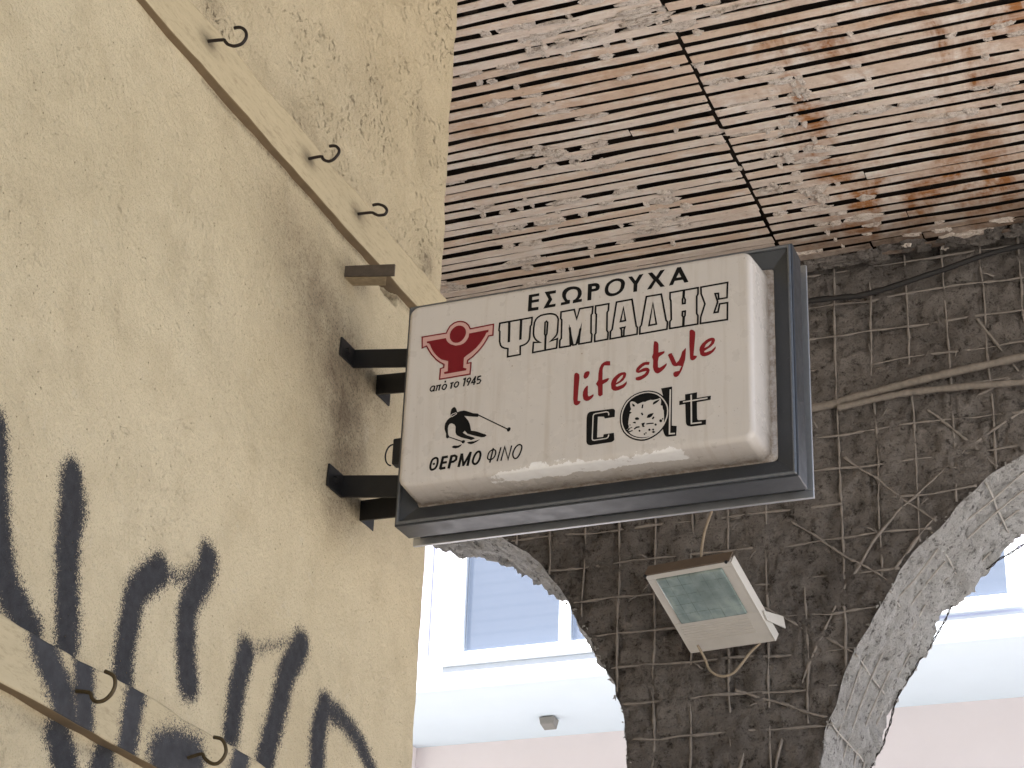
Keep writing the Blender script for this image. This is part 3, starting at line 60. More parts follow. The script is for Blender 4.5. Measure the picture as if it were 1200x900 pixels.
SPRAY_WALL = [([(2.858,3.262),(2.91,3.104),(2.959,3.003),(3.019,2.948),(3.066,2.921)],0.03,1),([(3.127,3.27),(3.138,3.198),(3.163,3.059),(3.186,2.967),(3.195,2.931)],0.03,1),([(3.131,3.268),(3.154,3.224),(3.155,3.168)],0.03,0.9),([(3.485,3.205),(3.412,3.126),(3.394,3.013),(3.401,2.924)],0.028,1),([(3.485,3.205),(3.59,3.229),(3.662,3.3)],0.022,0.55),([(3.676,3.306),(3.669,3.267),(3.641,3.22),(3.613,3.157),(3.624,3.071),(3.654,3)],0.03,1),([(3.879,3.154),(3.863,3.072),(3.852,2.952)],0.028,0.95),([(3.872,3.152),(3.999,3.208),(4.125,3.263)],0.02,0.45),([(4.14,3.257),(4.077,3.162),(4.055,3.072),(4.035,3.002),(4.012,2.924)],0.03,1),([(4.285,3.148),(4.262,3.066),(4.269,2.976)],0.03,0.95),([(4.285,3.148),(4.39,3.145),(4.489,3.117),(4.578,3.063)],0.026,0.75),([(3.21,2.751),(3.255,2.69)],0.032,1),([(3.375,2.757),(3.365,2.721)],0.028,1),([(2.966,2.915),(2.994,2.806)],0.02,0.6)]
SPRAY_RAIL = [([(3.064,2.902),(3.108,2.858),(3.151,2.816),(3.187,2.767)],0.03,1),([(3.215,2.901),(3.228,2.836),(3.244,2.767)],0.026,1),([(3.409,2.896),(3.406,2.838),(3.407,2.775)],0.026,1),([(3.861,2.894),(3.849,2.855)],0.026,1),([(3.536,2.802),(3.587,2.824),(3.654,2.83)],0.04,0.95),([(3.113,2.743),(3.178,2.756),(3.254,2.763)],0.018,0.9),([(3.336,2.738),(3.396,2.756)],0.018,0.9)]

# ------------------------------------------------------------------ helpers
def link(name, me, mat=None, parent=None, smooth=False):
    ob = bpy.data.objects.new(name, me)
    COL.objects.link(ob)
    if mat is not None and not me.materials:
        me.materials.append(mat)
    if parent is not None:
        ob.parent = parent
    if smooth:
        me.polygons.foreach_set('use_smooth', [True]*len(me.polygons))
    return ob

def thing(name, label, cat, loc=(0, 0, 0), group=None):
    o = bpy.data.objects.new(name, None)
    COL.objects.link(o)
    o.empty_display_size = 0.05
    o['label'] = label
    o['category'] = cat
    if group:
        o['group'] = group
    return o

def tag(o, label, cat, group=None):
    o['label'] = label
    o['category'] = cat
    if group:
        o['group'] = group
    return o

class MB:
    """collects vertices and faces for one mesh"""
    def __init__(self):
        self.v, self.f = [], []
    def add(self, vs, fs):
        k = len(self.v)
        self.v += [tuple(p) for p in vs]
        self.f += [tuple(i+k for i in q) for q in fs]
    def box(self, lo, hi, mat=None):
        x0, y0, z0 = lo; x1, y1, z1 = hi
        vs = [(x0,y0,z0),(x1,y0,z0),(x1,y1,z0),(x0,y1,z0),(x0,y0,z1),(x1,y0,z1),(x1,y1,z1),(x0,y1,z1)]
        if mat is not None:
            vs = [mat @ Vector(p) for p in vs]
        self.add(vs, [(0,3,2,1),(4,5,6,7),(0,1,5,4),(1,2,6,5),(2,3,7,6),(3,0,4,7)])
    def tube(self, pts, r, n=8, caps=True):
        pts = [Vector(p) for p in pts]
        rs = r if isinstance(r, (list, tuple)) else [r]*len(pts)
        prev = None; vs = []
        for i, p in enumerate(pts):
            t = (pts[min(i+1, len(pts)-1)] - pts[max(i-1, 0)]).normalized()
            if prev is None:
                a = t.cross(Vector((0, 0, 1)))
                if a.length < 0.1:
                    a = t.cross(Vector((1, 0, 0)))
            else:
                a = prev - t*prev.dot(t)
            a.normalize(); prev = a
            b = t.cross(a)
            for k in range(n):
                th = 2*math.pi*k/n
                vs.append(p + (a*math.cos(th) + b*math.sin(th))*rs[i])
        fs = []
        for i in range(len(pts)-1):
            for k in range(n):
                fs.append((i*n+k, i*n+(k+1) % n, (i+1)*n+(k+1) % n, (i+1)*n+k))
        if caps:
            fs.append(tuple(reversed(range(n))))
            fs.append(tuple(range((len(pts)-1)*n, len(pts)*n)))
        self.add(vs, fs)
    def mesh(self, name):
        me = bpy.data.meshes.new(name)
        me.from_pydata(self.v, [], self.f)
        me.update()
        return me
    def build(self, name, mat, parent=None, smooth=False, bevel=0.0):
        ob = link(name, self.mesh(name), mat, parent, smooth)
        if bevel:
            m = ob.modifiers.new('bevel', 'BEVEL')
            m.width = bevel; m.segments = 2; m.limit_method = 'ANGLE'
        return ob

def hash3(i, j, k, s):
    h = (i*374761393 + j*668265263 + k*2147483647 + s*1274126177) & 0xFFFFFFFF
    h = ((h ^ (h >> 13)) * 1274126177) & 0xFFFFFFFF
    h = ((h ^ (h >> 16)) * 2246822519) & 0xFFFFFFFF
    return ((h ^ (h >> 15)) & 0xFFFFFF) / float(0xFFFFFF)

def vnoise(x, y, z, seed=0):
    x, y, z = np.broadcast_arrays(np.asarray(x, float), np.asarray(y, float), np.asarray(z, float))
    i = np.floor(x).astype(np.int64); j = np.floor(y).astype(np.int64); k = np.floor(z).astype(np.int64)
    fx, fy, fz = x-i, y-j, z-k
    fx = fx*fx*(3-2*fx); fy = fy*fy*(3-2*fy); fz = fz*fz*(3-2*fz)
    out = 0
    for a in (0, 1):
        for b in (0, 1):
            for c in (0, 1):
                w = (fx if a else 1-fx)*(fy if b else 1-fy)*(fz if c else 1-fz)
                out = out + w*hash3(i+a, j+b, k+c, seed)
    return out*2-1

def fbm(x, y, z, seed=0, octv=4):
    a, s, out = 1.0, 1.0, 0
    for o in range(octv):
        out = out + a*vnoise(np.asarray(x)*s, np.asarray(y)*s, np.asarray(z)*s, seed+o*17)
        a *= 0.5; s *= 2.03
    return out

def grid_mesh(name, P, keep=None):
    """P: (n, m, 3) array -> quad sheet"""
    n, m, _ = P.shape
    idx = np.arange(n*m).reshape(n, m)
    q = np.stack([idx[:-1, :-1], idx[1:, :-1], idx[1:, 1:], idx[:-1, 1:]], -1)
    if keep is not None:
        q = q[keep]
    q = q.reshape(-1, 4)
    used = np.unique(q)
    re = -np.ones(n*m, np.int64); re[used] = np.arange(len(used))
    me = bpy.data.meshes.new(name)
    me.from_pydata(P.reshape(-1, 3)[used].tolist(), [], re[q].tolist())
    me.update()
    return me, used

def attr(me, name, vals):
    a = me.attributes.new(name, 'FLOAT', 'POINT')
    a.data.foreach_set('value', np.asarray(vals, np.float32))

def catmull(P, n=5):
    Q = []
    for i in range(len(P)-1):
        p0, p1, p2, p3 = [np.array(P[min(max(i+j, 0), len(P)-1)], float) for j in (-1, 0, 1, 2)]
        for k in range(n):
            u = k/n
            Q.append(tuple(0.5*((2*p1)+(-p0+p2)*u+(2*p0-5*p1+4*p2-p3)*u*u+(-p0+3*p1-3*p2+p3)*u**3)))
    return Q+[tuple(P[-1])]

def seg_dist(Y, Z, pts):
    d = np.full(Y.shape, 1e9)
    for (a, b), (c, e) in zip(pts[:-1], pts[1:]):
        vx, vy = c-a, e-b
        t = np.clip(((Y-a)*vx + (Z-b)*vy)/max(vx*vx+vy*vy, 1e-12), 0, 1)
        d = np.minimum(d, np.hypot(Y-a-t*vx, Z-b-t*vy))
    return d

# ------------------------------------------------------------------ materials
class NT:
    def __init__(self, name):
        self.m = bpy.data.materials.new(name)
        self.m.use_nodes = True
        self.t = self.m.node_tree
        self.p = self.t.nodes['Principled BSDF']
        self.obj = None
    def n(self, kind, **kw):
        nd = self.t.nodes.new(kind)
        for k, v in kw.items():
            setattr(nd, k, v)
        return nd
    def inp(self, sock, v):
        if hasattr(v, 'is_linked') or isinstance(v, bpy.types.NodeSocket):
            self.t.links.new(v, sock)
        elif v is not None:
            sock.default_value = v
    def pos(self, scale=(1, 1, 1), rot=(0, 0, 0)):
        g = self.n('ShaderNodeTexCoord')
        mp = self.n('ShaderNodeMapping')
        mp.inputs['Scale'].default_value = scale
        mp.inputs['Rotation'].default_value = rot
        self.t.links.new(g.outputs['Object'], mp.inputs['Vector'])
        return mp.outputs[0]
    def noise(self, scale, detail=4, rough=0.55, vec=None, dist=0.0):
        nd = self.n('ShaderNodeTexNoise')
        nd.inputs['Scale'].default_value = scale
        nd.inputs['Detail'].default_value = detail
        nd.inputs['Roughness'].default_value = rough
        nd.inputs['Distortion'].default_value = dist
        self.t.links.new(vec if vec is not None else self.pos(), nd.inputs['Vector'])
        return nd.outputs[0]
    def voro(self, scale, feature='F1', vec=None, rnd=1.0):
        nd = self.n('ShaderNodeTexVoronoi', feature=feature)
        nd.inputs['Scale'].default_value = scale
        nd.inputs['Randomness'].default_value = rnd
        self.t.links.new(vec if vec is not None else self.pos(), nd.inputs['Vector'])
        return nd.outputs[0]
    def ramp(self, fac, stops, interp='LINEAR'):
        nd = self.n('ShaderNodeValToRGB')
        cr = nd.color_ramp
        cr.interpolation = interp
        while len(cr.elements) < len(stops):
            cr.elements.new(0.5)
        for e, (p, c) in zip(cr.elements, stops):
            e.position = p
            e.color = (c, c, c, 1) if isinstance(c, (int, float)) else (*c, 1)
        self.inp(nd.inputs[0], fac)
        return nd.outputs[0]
    def math(self, op, a, b=None, clamp=False):
        nd = self.n('ShaderNodeMath', operation=op, use_clamp=clamp)
        self.inp(nd.inputs[0], a)
        if b is not None:
            self.inp(nd.inputs[1], b)
        return nd.outputs[0]
    def mix(self, fac, a, b, blend='MIX'):
        nd = self.n('ShaderNodeMix', data_type='RGBA', blend_type=blend)
        self.inp(nd.inputs[0], fac)
        for s, v in ((nd.inputs[6], a), (nd.inputs[7], b)):
            if isinstance(v, tuple):
                v = (*v, 1) if len(v) == 3 else v
            self.inp(s, v)
        return nd.outputs[2]
    def att(self, name):
        nd = self.n('ShaderNodeAttribute', attribute_name=name)
        return nd.outputs['Fac']
    def bump(self, h, strength=0.5, dist=0.01, normal=None):
        nd = self.n('ShaderNodeBump')
        nd.inputs['Strength'].default_value = strength
        nd.inputs['Distance'].default_value = dist
        self.inp(nd.inputs['Height'], h)
        if normal is not None:
            self.t.links.new(normal, nd.inputs['Normal'])
        return nd.outputs[0]
    def out(self, color=None, rough=None, bump=None, metal=None, spec=None):
        if color is not None:
            if isinstance(color, tuple):
                color = (*color[:3], 1)
            self.inp(self.p.inputs['Base Color'], color)
        if rough is not None: self.inp(self.p.inputs['Roughness'], rough)
        if metal is not None: self.inp(self.p.inputs['Metallic'], metal)
        if spec is not None: self.inp(self.p.inputs['Specular IOR Level'], spec)
        if bump is not None: self.inp(self.p.inputs['Normal'], bump)
        return self.m

def mat_simple(name, col, rough=0.6, metal=0.0, var=0.25, scale=20, bump=0.15, spec=0.5):
    t = NT(name)
    nz = t.noise(scale, 6, 0.65)
    c = t.mix(nz, tuple(k*(1-var) for k in col), tuple(min(1, k*(1+var)) for k in col))
    return t.out(c, rough, t.bump(t.noise(scale*6, 4), bump, 0.003), metal, spec)

def mat_stucco():
    t = NT('yellow_stucco')
    big = t.noise(1.3, 5, 0.6)
    mid = t.noise(7, 6, 0.65)
    fine = t.noise(95, 5, 0.7)
    grain = t.noise(260, 3, 0.7)
    c = t.mix(t.ramp(big, [(0.3, 0), (0.7, 1)]), (0.595, 0.50, 0.335), (0.68, 0.585, 0.41))
    c = t.mix(t.ramp(mid, [(0.46, 0), (0.72, 0.55)]), c, (0.49, 0.405, 0.265))
    c = t.mix(t.ramp(t.noise(16, 5, 0.7, dist=1.0), [(0.6, 0), (0.72, 0.5)]), c, (0.66, 0.585, 0.44))
    # grain of dark specks
    spk = t.ramp(grain, [(0.53, 0), (0.68, 0.45)])
    c = t.mix(spk, c, (0.30, 0.235, 0.14))
    # hairline cracks
    warp = t.n('ShaderNodeVectorMath', operation='ADD')
    t.t.links.new(t.pos(), warp.inputs[0])
    nz = t.n('ShaderNodeTexNoise'); nz.inputs['Scale'].default_value = 5; nz.inputs['Detail'].default_value = 6
    t.t.links.new(t.pos(), nz.inputs['Vector'])
    sc = t.n('ShaderNodeVectorMath', operation='SCALE'); sc.inputs['Scale'].default_value = 0.5
    t.t.links.new(nz.outputs[1], sc.inputs[0]); t.t.links.new(sc.outputs[0], warp.inputs[1])
    edge = t.voro(3.2, 'DISTANCE_TO_EDGE', warp.outputs[0])
    crack = t.math('MULTIPLY', t.ramp(edge, [(0.0, 1), (0.008, 0)]), t.ramp(t.noise(2.2, 3), [(0.64, 0), (0.72, 0.55)]))
    rough_zone = t.att('rough')
    crack2 = t.math('MULTIPLY', t.ramp(t.voro(7.5, 'DISTANCE_TO_EDGE', warp.outputs[0]), [(0.0, 1), (0.02, 0)]),
                    t.ramp(t.noise(4.5, 4), [(0.60, 0), (0.70, 0.9)]))
    crk = t.math('MAXIMUM', crack, t.math('MULTIPLY', crack2, t.math('MULTIPLY', rough_zone, 0.9)))
    c = t.mix(crk, c, (0.13, 0.095, 0.06))
    # pits and scabs of the coarse plaster above the rail
    pit = t.math('MULTIPLY', t.ramp(t.noise(55, 6, 0.75), [(0.57, 0), (0.66, 1)]), t.ramp(t.noise(5, 4), [(0.46, 0), (0.64, 1)]))
    c = t.mix(t.math('MULTIPLY', pit, t.math('ADD', t.math('MULTIPLY', rough_zone, 0.42), 0.08)), c, (0.2, 0.15, 0.095))
    # soot, dirt and the painted shade of the pocket
    soot = t.att('soot')
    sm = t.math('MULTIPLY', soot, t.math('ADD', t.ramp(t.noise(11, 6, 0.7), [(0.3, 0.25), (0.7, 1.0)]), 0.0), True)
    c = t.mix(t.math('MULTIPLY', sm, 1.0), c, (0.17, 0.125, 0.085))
    dots = t.math('MULTIPLY', t.math('MULTIPLY', soot, 1.3, True), t.ramp(t.noise(130, 4, 0.7), [(0.52, 0), (0.6, 1)]))
    c = t.mix(t.math('MULTIPLY', dots, 0.5), c, (0.07, 0.05, 0.035))
    # sprayed paint: a density field broken into specks at its edge
    den = t.att('paint')
    n1 = t.ramp(t.noise(400, 2, 0.6), [(0.28, 0), (0.72, 1)])
    n2 = t.ramp(t.noise(150, 3, 0.7), [(0.30, 0), (0.70, 1)])
    brk = t.math('ADD', t.math('MULTIPLY', n1, 0.62), t.math('MULTIPLY', n2, 0.38))
    pm = t.math('SUBTRACT', den, brk)
    pm = t.ramp(t.math('ADD', t.math('MULTIPLY', pm, 2.4), 0.5, True), [(0.25, 0), (0.8, 1)])
    pc = t.mix(t.noise(40, 4), (0.024, 0.024, 0.027), (0.070, 0.071, 0.079))
    c = t.mix(pm, c, pc)
    h = t.math('ADD', t.math('MULTIPLY', t.noise(60, 6, 0.6), 0.5), t.math('MULTIPLY', fine, 0.6))
    h = t.math('ADD', h, t.math('MULTIPLY', t.noise(14, 5, 0.6), 0.9))
    pin = t.ramp(t.voro(55), [(0.05, 1), (0.13, 0)])
    pin = t.math('MULTIPLY', pin, t.ramp(t.noise(9, 4), [(0.48, 0), (0.6, 1)]))
    c = t.mix(t.math('MULTIPLY', pin, 0.75), c, (0.20, 0.155, 0.10))
    c = t.mix(t.att('hole'), c, (0.022, 0.016, 0.012))  # near-black paints in the depth shade of the spalled pocket
    h = t.math('SUBTRACT', h, t.math('MULTIPLY', pin, 0.8))
    h = t.math('SUBTRACT', h, t.math('MULTIPLY', crk, 0.7))
    h = t.math('SUBTRACT', h, t.math('MULTIPLY', pit, t.math('ADD', t.math('MULTIPLY', rough_zone, 0.8), 0.15)))
    h2 = t.math('MULTIPLY', t.noise(22, 7, 0.72), t.math('MULTIPLY', rough_zone, 1.4))
    b = t.bump(t.math('ADD', h, h2), 1.0, 0.012)
    return t.out(c, 0.88, b, None, 0.2)

def mat_concrete(name, lo, hi, dark, scale=1.0, bump=0.9, vert=False, cover=0.0):
    t = NT(name)
    v = t.pos((1, 1, 0.45) if vert else (1, 1, 1))
    a = t.noise(2.6*scale, 7, 0.65, v)
    b = t.noise(21*scale, 8, 0.78, v)
    f = t.noise(95*scale, 5, 0.75, v)
    c = t.mix(t.ramp(a, [(0.3, 0), (0.7, 1)]), lo, hi)
    c = t.mix(t.ramp(b, [(0.51+cover, 0), (0.62+cover, 0.9)]), c, dark)
    c = t.mix(t.ramp(f, [(0.52+cover, 0), (0.66+cover, 0.75)]), c, dark)
    c = t.mix(t.ramp(t.noise(9*scale, 6, 0.7), [(0.58, 0), (0.72, 0.45)]), c, tuple(min(1, k*1.5) for k in hi))
    h = t.math('ADD', t.math('MULTIPLY', b, -1.2), t.math('MULTIPLY', f, -0.75))
    h = t.math('ADD', h, t.math('MULTIPLY', t.noise(190*scale, 3), 0.2))
    return t.out(c, 0.95, t.bump(h, bump, 0.035), None, 0.1)

def mat_lath():
    t = NT('weathered_lath')
    lv = t.pos((1.2, 14, 14))
    grain = t.noise(9, 6, 0.7, lv)
    c = t.mix(t.ramp(grain, [(0.3, 0), (0.75, 1)]), (0.70, 0.585, 0.505), (0.85, 0.75, 0.665))
    perl = t.att('tone')
    c = t.mix(t.math('MULTIPLY', perl, 0.8), c, (0.64, 0.44, 0.30))
    # old whitewash smears
    c = t.mix(t.ramp(t.noise(6, 6, 0.7, t.pos((1, 2.5, 1))), [(0.50, 0), (0.64, 0.8)]), c, (0.85, 0.79, 0.735))
    # rust water stains that run across the laths
    st = t.noise(2.3, 5, 0.65, t.pos((1.7, 0.75, 1), (0, 0, 0.25)), 0.8)
    st2 = t.noise(8, 5, 0.7, t.pos((1, 0.6, 1)))
    rust = t.math('MULTIPLY', t.ramp(st, [(0.40, 0), (0.58, 1)]), t.ramp(st2, [(0.36, 0), (0.56, 1)]))
    rust = t.math('MULTIPLY', t.math('MULTIPLY', rust, t.att('rustable')), t.ramp(t.noise(9, 5, 0.7, t.pos((0.5, 5, 1))), [(0.34, 0.45), (0.54, 1)]))
    c = t.mix(rust, c, t.mix(t.noise(12, 3), (0.25, 0.085, 0.025), (0.50, 0.235, 0.09)))
    c = t.mix(t.math('MULTIPLY', t.att('sooty'), t.ramp(t.noise(5, 5, 0.7), [(0.3, 0.55), (0.6, 1)])), c, (0.10, 0.072, 0.055))
    c = t.mix(t.ramp(t.noise(75, 4, 0.75, t.pos((0.45, 1, 1))), [(0.62, 0), (0.70, 0.6)]), c, (0.20, 0.145, 0.11))
    h = t.math('ADD', grain, t.math('MULTIPLY', t.noise(60, 5, 0.7), 0.9))
    return t.out(c, 0.9, t.bump(h, 0.9, 0.010), None, 0.15)

def mat_acrylic():
    t = NT('aged_white_acrylic')
    c = t.mix(t.noise(3, 5, 0.6), (0.525, 0.485, 0.45), (0.60, 0.56, 0.525))
    c = t.mix(t.ramp(t.noise(28, 6, 0.7), [(0.60, 0), (0.78, 0.2)]), c, (0.43, 0.365, 0.305))
    stk = t.noise(1.0, 5, 0.65, t.pos((38, 1, 2.2)))
    c = t.mix(t.ramp(stk, [(0.52, 0), (0.72, 0.4)]), c, (0.40, 0.335, 0.275))
    c = t.mix(t.ramp(t.noise(160, 3, 0.7), [(0.66, 0), (0.73, 0.6)]), c, (0.22, 0.17, 0.13))
    # dirt caught near the foot of the moulding and on the lower roll
    c = t.mix(t.math('MULTIPLY', t.att('dirt'), t.ramp(t.noise(60, 6, 0.75), [(0.35, 0.35), (0.62, 1)])), c, (0.20, 0.155, 0.12))
    # ragged paler patch on the lower roll
    pale_amt = t.math('ADD', t.att('pale_patch'), t.math('MULTIPLY', t.math('SUBTRACT', t.noise(11, 7, 0.72), 0.5), 2.2))
    pale_mask = t.ramp(pale_amt, [(0.47, 0), (0.52, 1)])
    c = t.mix(pale_mask, c, t.mix(t.noise(45, 4), (0.74, 0.72, 0.705), (0.88, 0.87, 0.86)))
    c = t.mix(t.ramp(t.voro(36), [(0.035, 1), (0.05, 0)]), c, (0.25, 0.19, 0.15)) if False else c
    spots = t.math('MULTIPLY', t.ramp(t.voro(20), [(0.03, 1), (0.055, 0)]), t.ramp(t.noise(7, 2), [(0.5, 0), (0.6, 0.8)]))
    c = t.mix(spots, c, (0.22, 0.16, 0.11))
    r = t.ramp(t.noise(15, 5), [(0.3, 0.22), (0.7, 0.40)])
    return t.out(c, r, t.bump(t.noise(90, 3), 0.06, 0.002), None, 0.5)

def mat_frame():
    t = NT('dark_frame_paint')
    c = t.mix(t.noise(9, 5, 0.6), (0.034, 0.037, 0.043), (0.064, 0.069, 0.078))
    c = t.mix(t.ramp(t.noise(130, 4, 0.75), [(0.62, 0), (0.74, 0.5)]), c, (0.16, 0.16, 0.16))
    scf = t.ramp(t.noise(14, 6, 0.8, t.pos((1, 1, 3)), 1.5), [(0.66, 0), (0.7, 0.35)])
    c = t.mix(scf, c, (0.22, 0.23, 0.24))
    r = t.ramp(t.noise(22, 5), [(0.3, 0.32), (0.75, 0.5)])
    return t.out(c, r, t.bump(t.noise(200, 2), 0.05, 0.001), 0.35, 0.5)

def mat_painted_wood():
    t = NT('painted_rail')
    g = t.noise(12, 6, 0.7, t.pos((6, 0.6, 6)))
    c = t.mix(g, (0.44, 0.365, 0.235), (0.55, 0.465, 0.31))
    c = t.mix(t.ramp(t.noise(30, 6, 0.75, t.pos((3, 0.7, 3))), [(0.50, 0), (0.68, 0.65)]), c, (0.31, 0.245, 0.16))
    c = t.mix(t.ramp(t.noise(70, 4, 0.7), [(0.68, 0), (0.75, 0.7)]), c, (0.12, 0.085, 0.05))
    soot = t.att('soot')
    c = t.mix(t.math('MULTIPLY', soot, t.ramp(t.noise(25, 5, 0.7), [(0.3, 0.4), (0.65, 1)]), True), c, (0.055, 0.042, 0.03))
    den = t.att('paint')
    n1 = t.ramp(t.noise(400, 2, 0.6), [(0.28, 0), (0.72, 1)])
    n2 = t.ramp(t.noise(150, 3, 0.7), [(0.30, 0), (0.70, 1)])
    brk = t.math('ADD', t.math('MULTIPLY', n1, 0.62), t.math('MULTIPLY', n2, 0.38))
    pm = t.math('SUBTRACT', den, brk)
    pm = t.ramp(t.math('ADD', t.math('MULTIPLY', pm, 2.4), 0.5, True), [(0.25, 0), (0.8, 1)])
    c = t.mix(pm, c, t.mix(t.noise(40, 4), (0.024, 0.024, 0.027), (0.070, 0.071, 0.079)))
    h = t.math('ADD', g, t.math('MULTIPLY', t.noise(80, 5, 0.7), 0.8))
    return t.out(c, 0.8, t.bump(h, 0.45, 0.004), None, 0.25)

MAT = dict(
    stucco=mat_stucco(), rail=mat_painted_wood(), lath=mat_lath(), acrylic=mat_acrylic(), frame=mat_frame(),
    wall=mat_concrete('sooty_render', (0.165, 0.148, 0.136), (0.34, 0.31, 0.288), (0.036, 0.031, 0.027), 1.2, 1.0, False, 0.02),
    soffit=mat_concrete('pale_rough_render', (0.52, 0.50, 0.475), (0.70, 0.685, 0.66), (0.085, 0.077, 0.07), 1.3, 1.0, False, 0.02),
    wire=mat_simple('mortar_caked_wire', (0.235, 0.212, 0.193), 0.95, 0, 0.45, 45, 0.8, 0.1),
    wire_pale=mat_simple('plaster_caked_wire', (0.36, 0.335, 0.305), 0.95, 0, 0.45, 45, 0.8, 0.1),
    plaster=mat_concrete('plaster_residue', (0.72, 0.63, 0.56), (0.86, 0.78, 0.71), (0.36, 0.28, 0.22), 2.2, 0.7),
    void=mat_simple('void_dark', (0.022, 0.017, 0.014), 0.95, 0, 0.4, 8, 0.2, 0.05),
    arm=mat_simple('black_steel', (0.010, 0.010, 0.011), 0.5, 0.0, 0.5, 30, 0.2, 0.4),
    hook=mat_simple('rusty_hook', (0.022, 0.015, 0.012), 0.6, 0.3, 0.6, 60, 0.4),
    hook_ochre=mat_simple('tarnished_hook', (0.085, 0.060, 0.028), 0.5, 0.4, 0.6, 60, 0.4),
    highlight_bead=mat_simple('frame_edge_highlight', (0.16, 0.17, 0.185), 0.32, 0.6, 0.35, 60, 0.1),
    rim=mat_simple('aluminium_rim', (0.50, 0.51, 0.53), 0.38, 0.85, 0.15, 30, 0.1),
    black=mat_simple('black_vinyl', (0.006, 0.006, 0.006), 0.6, 0, 0.4, 25, 0.05, 0.15),
    red=mat_simple('red_vinyl', (0.20, 0.012, 0.016), 0.6, 0, 0.22, 25, 0.05, 0.2),
    deepred=mat_simple('dark_red_vinyl', (0.165, 0.009, 0.014), 0.6, 0, 0.2, 25, 0.05, 0.2),
    pink=mat_simple('faded_pink_vinyl', (0.55, 0.33, 0.30), 0.45, 0, 0.06, 25, 0.05),
    cream=mat_simple('cream_vinyl', (0.56, 0.52, 0.485), 0.4, 0, 0.05, 25, 0.05),
    grime=mat_simple('grimy_iron', (0.085, 0.066, 0.05), 0.85, 0.1, 0.6, 40, 0.6),
    iron_under=mat_simple('painted_iron_scabby', (0.36, 0.28, 0.17), 0.85, 0.0, 0.55, 55, 0.8),
    rail_under=mat_simple('brown_rail_under', (0.205, 0.150, 0.092), 0.85, 0, 0.3, 18, 0.4, 0.2),
    lamp=mat_simple('white_lamp_enamel', (0.58, 0.56, 0.53), 0.5, 0, 0.14, 14, 0.1),
    lamp_shaded=mat_simple('shaded_lamp_end', (0.115, 0.085, 0.062), 0.7, 0, 0.3, 14, 0.2),
    cord=mat_simple('faded_cord', (0.30, 0.245, 0.18), 0.7, 0, 0.35, 30, 0.2),
    pipe=mat_simple('dusty_conduit', (0.22, 0.195, 0.17), 0.95, 0, 0.5, 45, 1.0, 0.1),
    cable=mat_simple('black_cable', (0.012, 0.011, 0.011), 0.7, 0, 0.4, 30, 0.2),
    lilac=mat_simple('lilac_render', (0.66, 0.67, 0.80), 0.85, 0, 0.04, 3, 0.1, 0.2),
    pink_wall=mat_simple('pale_pink_render', (0.78, 0.71, 0.70), 0.85, 0, 0.05, 2, 0.1, 0.2),
    white=mat_simple('white_render', (0.72, 0.78, 0.84), 0.8, 0, 0.12, 4, 0.3, 0.2),
    slabwhite=mat_simple('white_soffit_paint', (0.66, 0.73, 0.78), 0.8, 0, 0.05, 2, 0.1, 0.2),
    pvc=mat_simple('white_window_pvc', (0.78, 0.82, 0.86), 0.4, 0, 0.03, 6, 0.02),
    grey_lamp=mat_simple('grey_soffit_lamp', (0.22, 0.21, 0.19), 0.5, 0, 0.15, 20, 0.1),
    pave=mat_simple('stone_paving', (0.43, 0.405, 0.37), 0.9, 0, 0.25, 3, 0.4, 0.2),
    asphalt=mat_simple('asphalt', (0.15, 0.155, 0.165), 0.9, 0, 0.3, 40, 0.5, 0.2),
    beige=mat_simple('beige_render', (0.55, 0.46, 0.36), 0.9, 0, 0.1, 3, 0.2, 0.2),
)
def mat_shutter():
    t = NT('roller_shutter')
    w = t.n('ShaderNodeTexWave', wave_type='BANDS', bands_direction='Z')
    w.inputs['Scale'].default_value = 3.2
    w.inputs['Distortion'].default_value = 0.0
    t.t.links.new(t.pos(), w.inputs['Vector'])
    c = t.mix(t.ramp(w.outputs[1], [(0.0, 0.6), (0.35, 0)]), (0.20, 0.225, 0.275), (0.155, 0.178, 0.225))
    return t.out(c, 0.6)
MAT['shutter'] = mat_shutter()
def mat_glass(name, tint, rough, alpha):
    t = NT(name)
    t.out(tint, rough, None, 0.0, 0.6)
    t.p.inputs['Alpha'].default_value = alpha
    return t.m
MAT['pane'] = mat_glass('window_pane', (0.16, 0.20, 0.28), 0.04, 0.35)
def mat_lamp_glass():
    t = NT('ribbed_lamp_glass')
    v = t.pos()
    ck = t.n('ShaderNodeTexBrick')
    for k, val in (('Scale', 1.0), ('Mortar Size', 0.0012), ('Brick Width', 0.052), ('Row Height', 0.045)):
        ck.inputs[k].default_value = val
    ck.offset = 0.0
    ck.inputs['Color1'].default_value = (0.24, 0.31, 0.305, 1)
    ck.inputs['Color2'].default_value = (0.20, 0.27, 0.265, 1)
    ck.inputs['Mortar'].default_value = (0.10, 0.14, 0.135, 1)
    t.t.links.new(v, ck.inputs['Vector'])
    c = t.mix(t.ramp(t.noise(14, 5, 0.7), [(0.40, 0), (0.62, 0.8)]), ck.outputs[0], (0.36, 0.44, 0.42))
    c = t.mix(t.ramp(t.noise(5, 3, 0.6), [(0.45, 0), (0.65, 0.6)]), c, (0.11, 0.15, 0.145))
    c = t.mix(t.ramp(t.noise(90, 4, 0.7), [(0.66, 0), (0.74, 0.6)]), c, (0.03, 0.035, 0.03))
    return t.out(c, 0.08, t.bump(t.noise(60, 3), 0.12, 0.002), 0.0, 0.9)
MAT['lampglass'] = mat_lamp_glass()

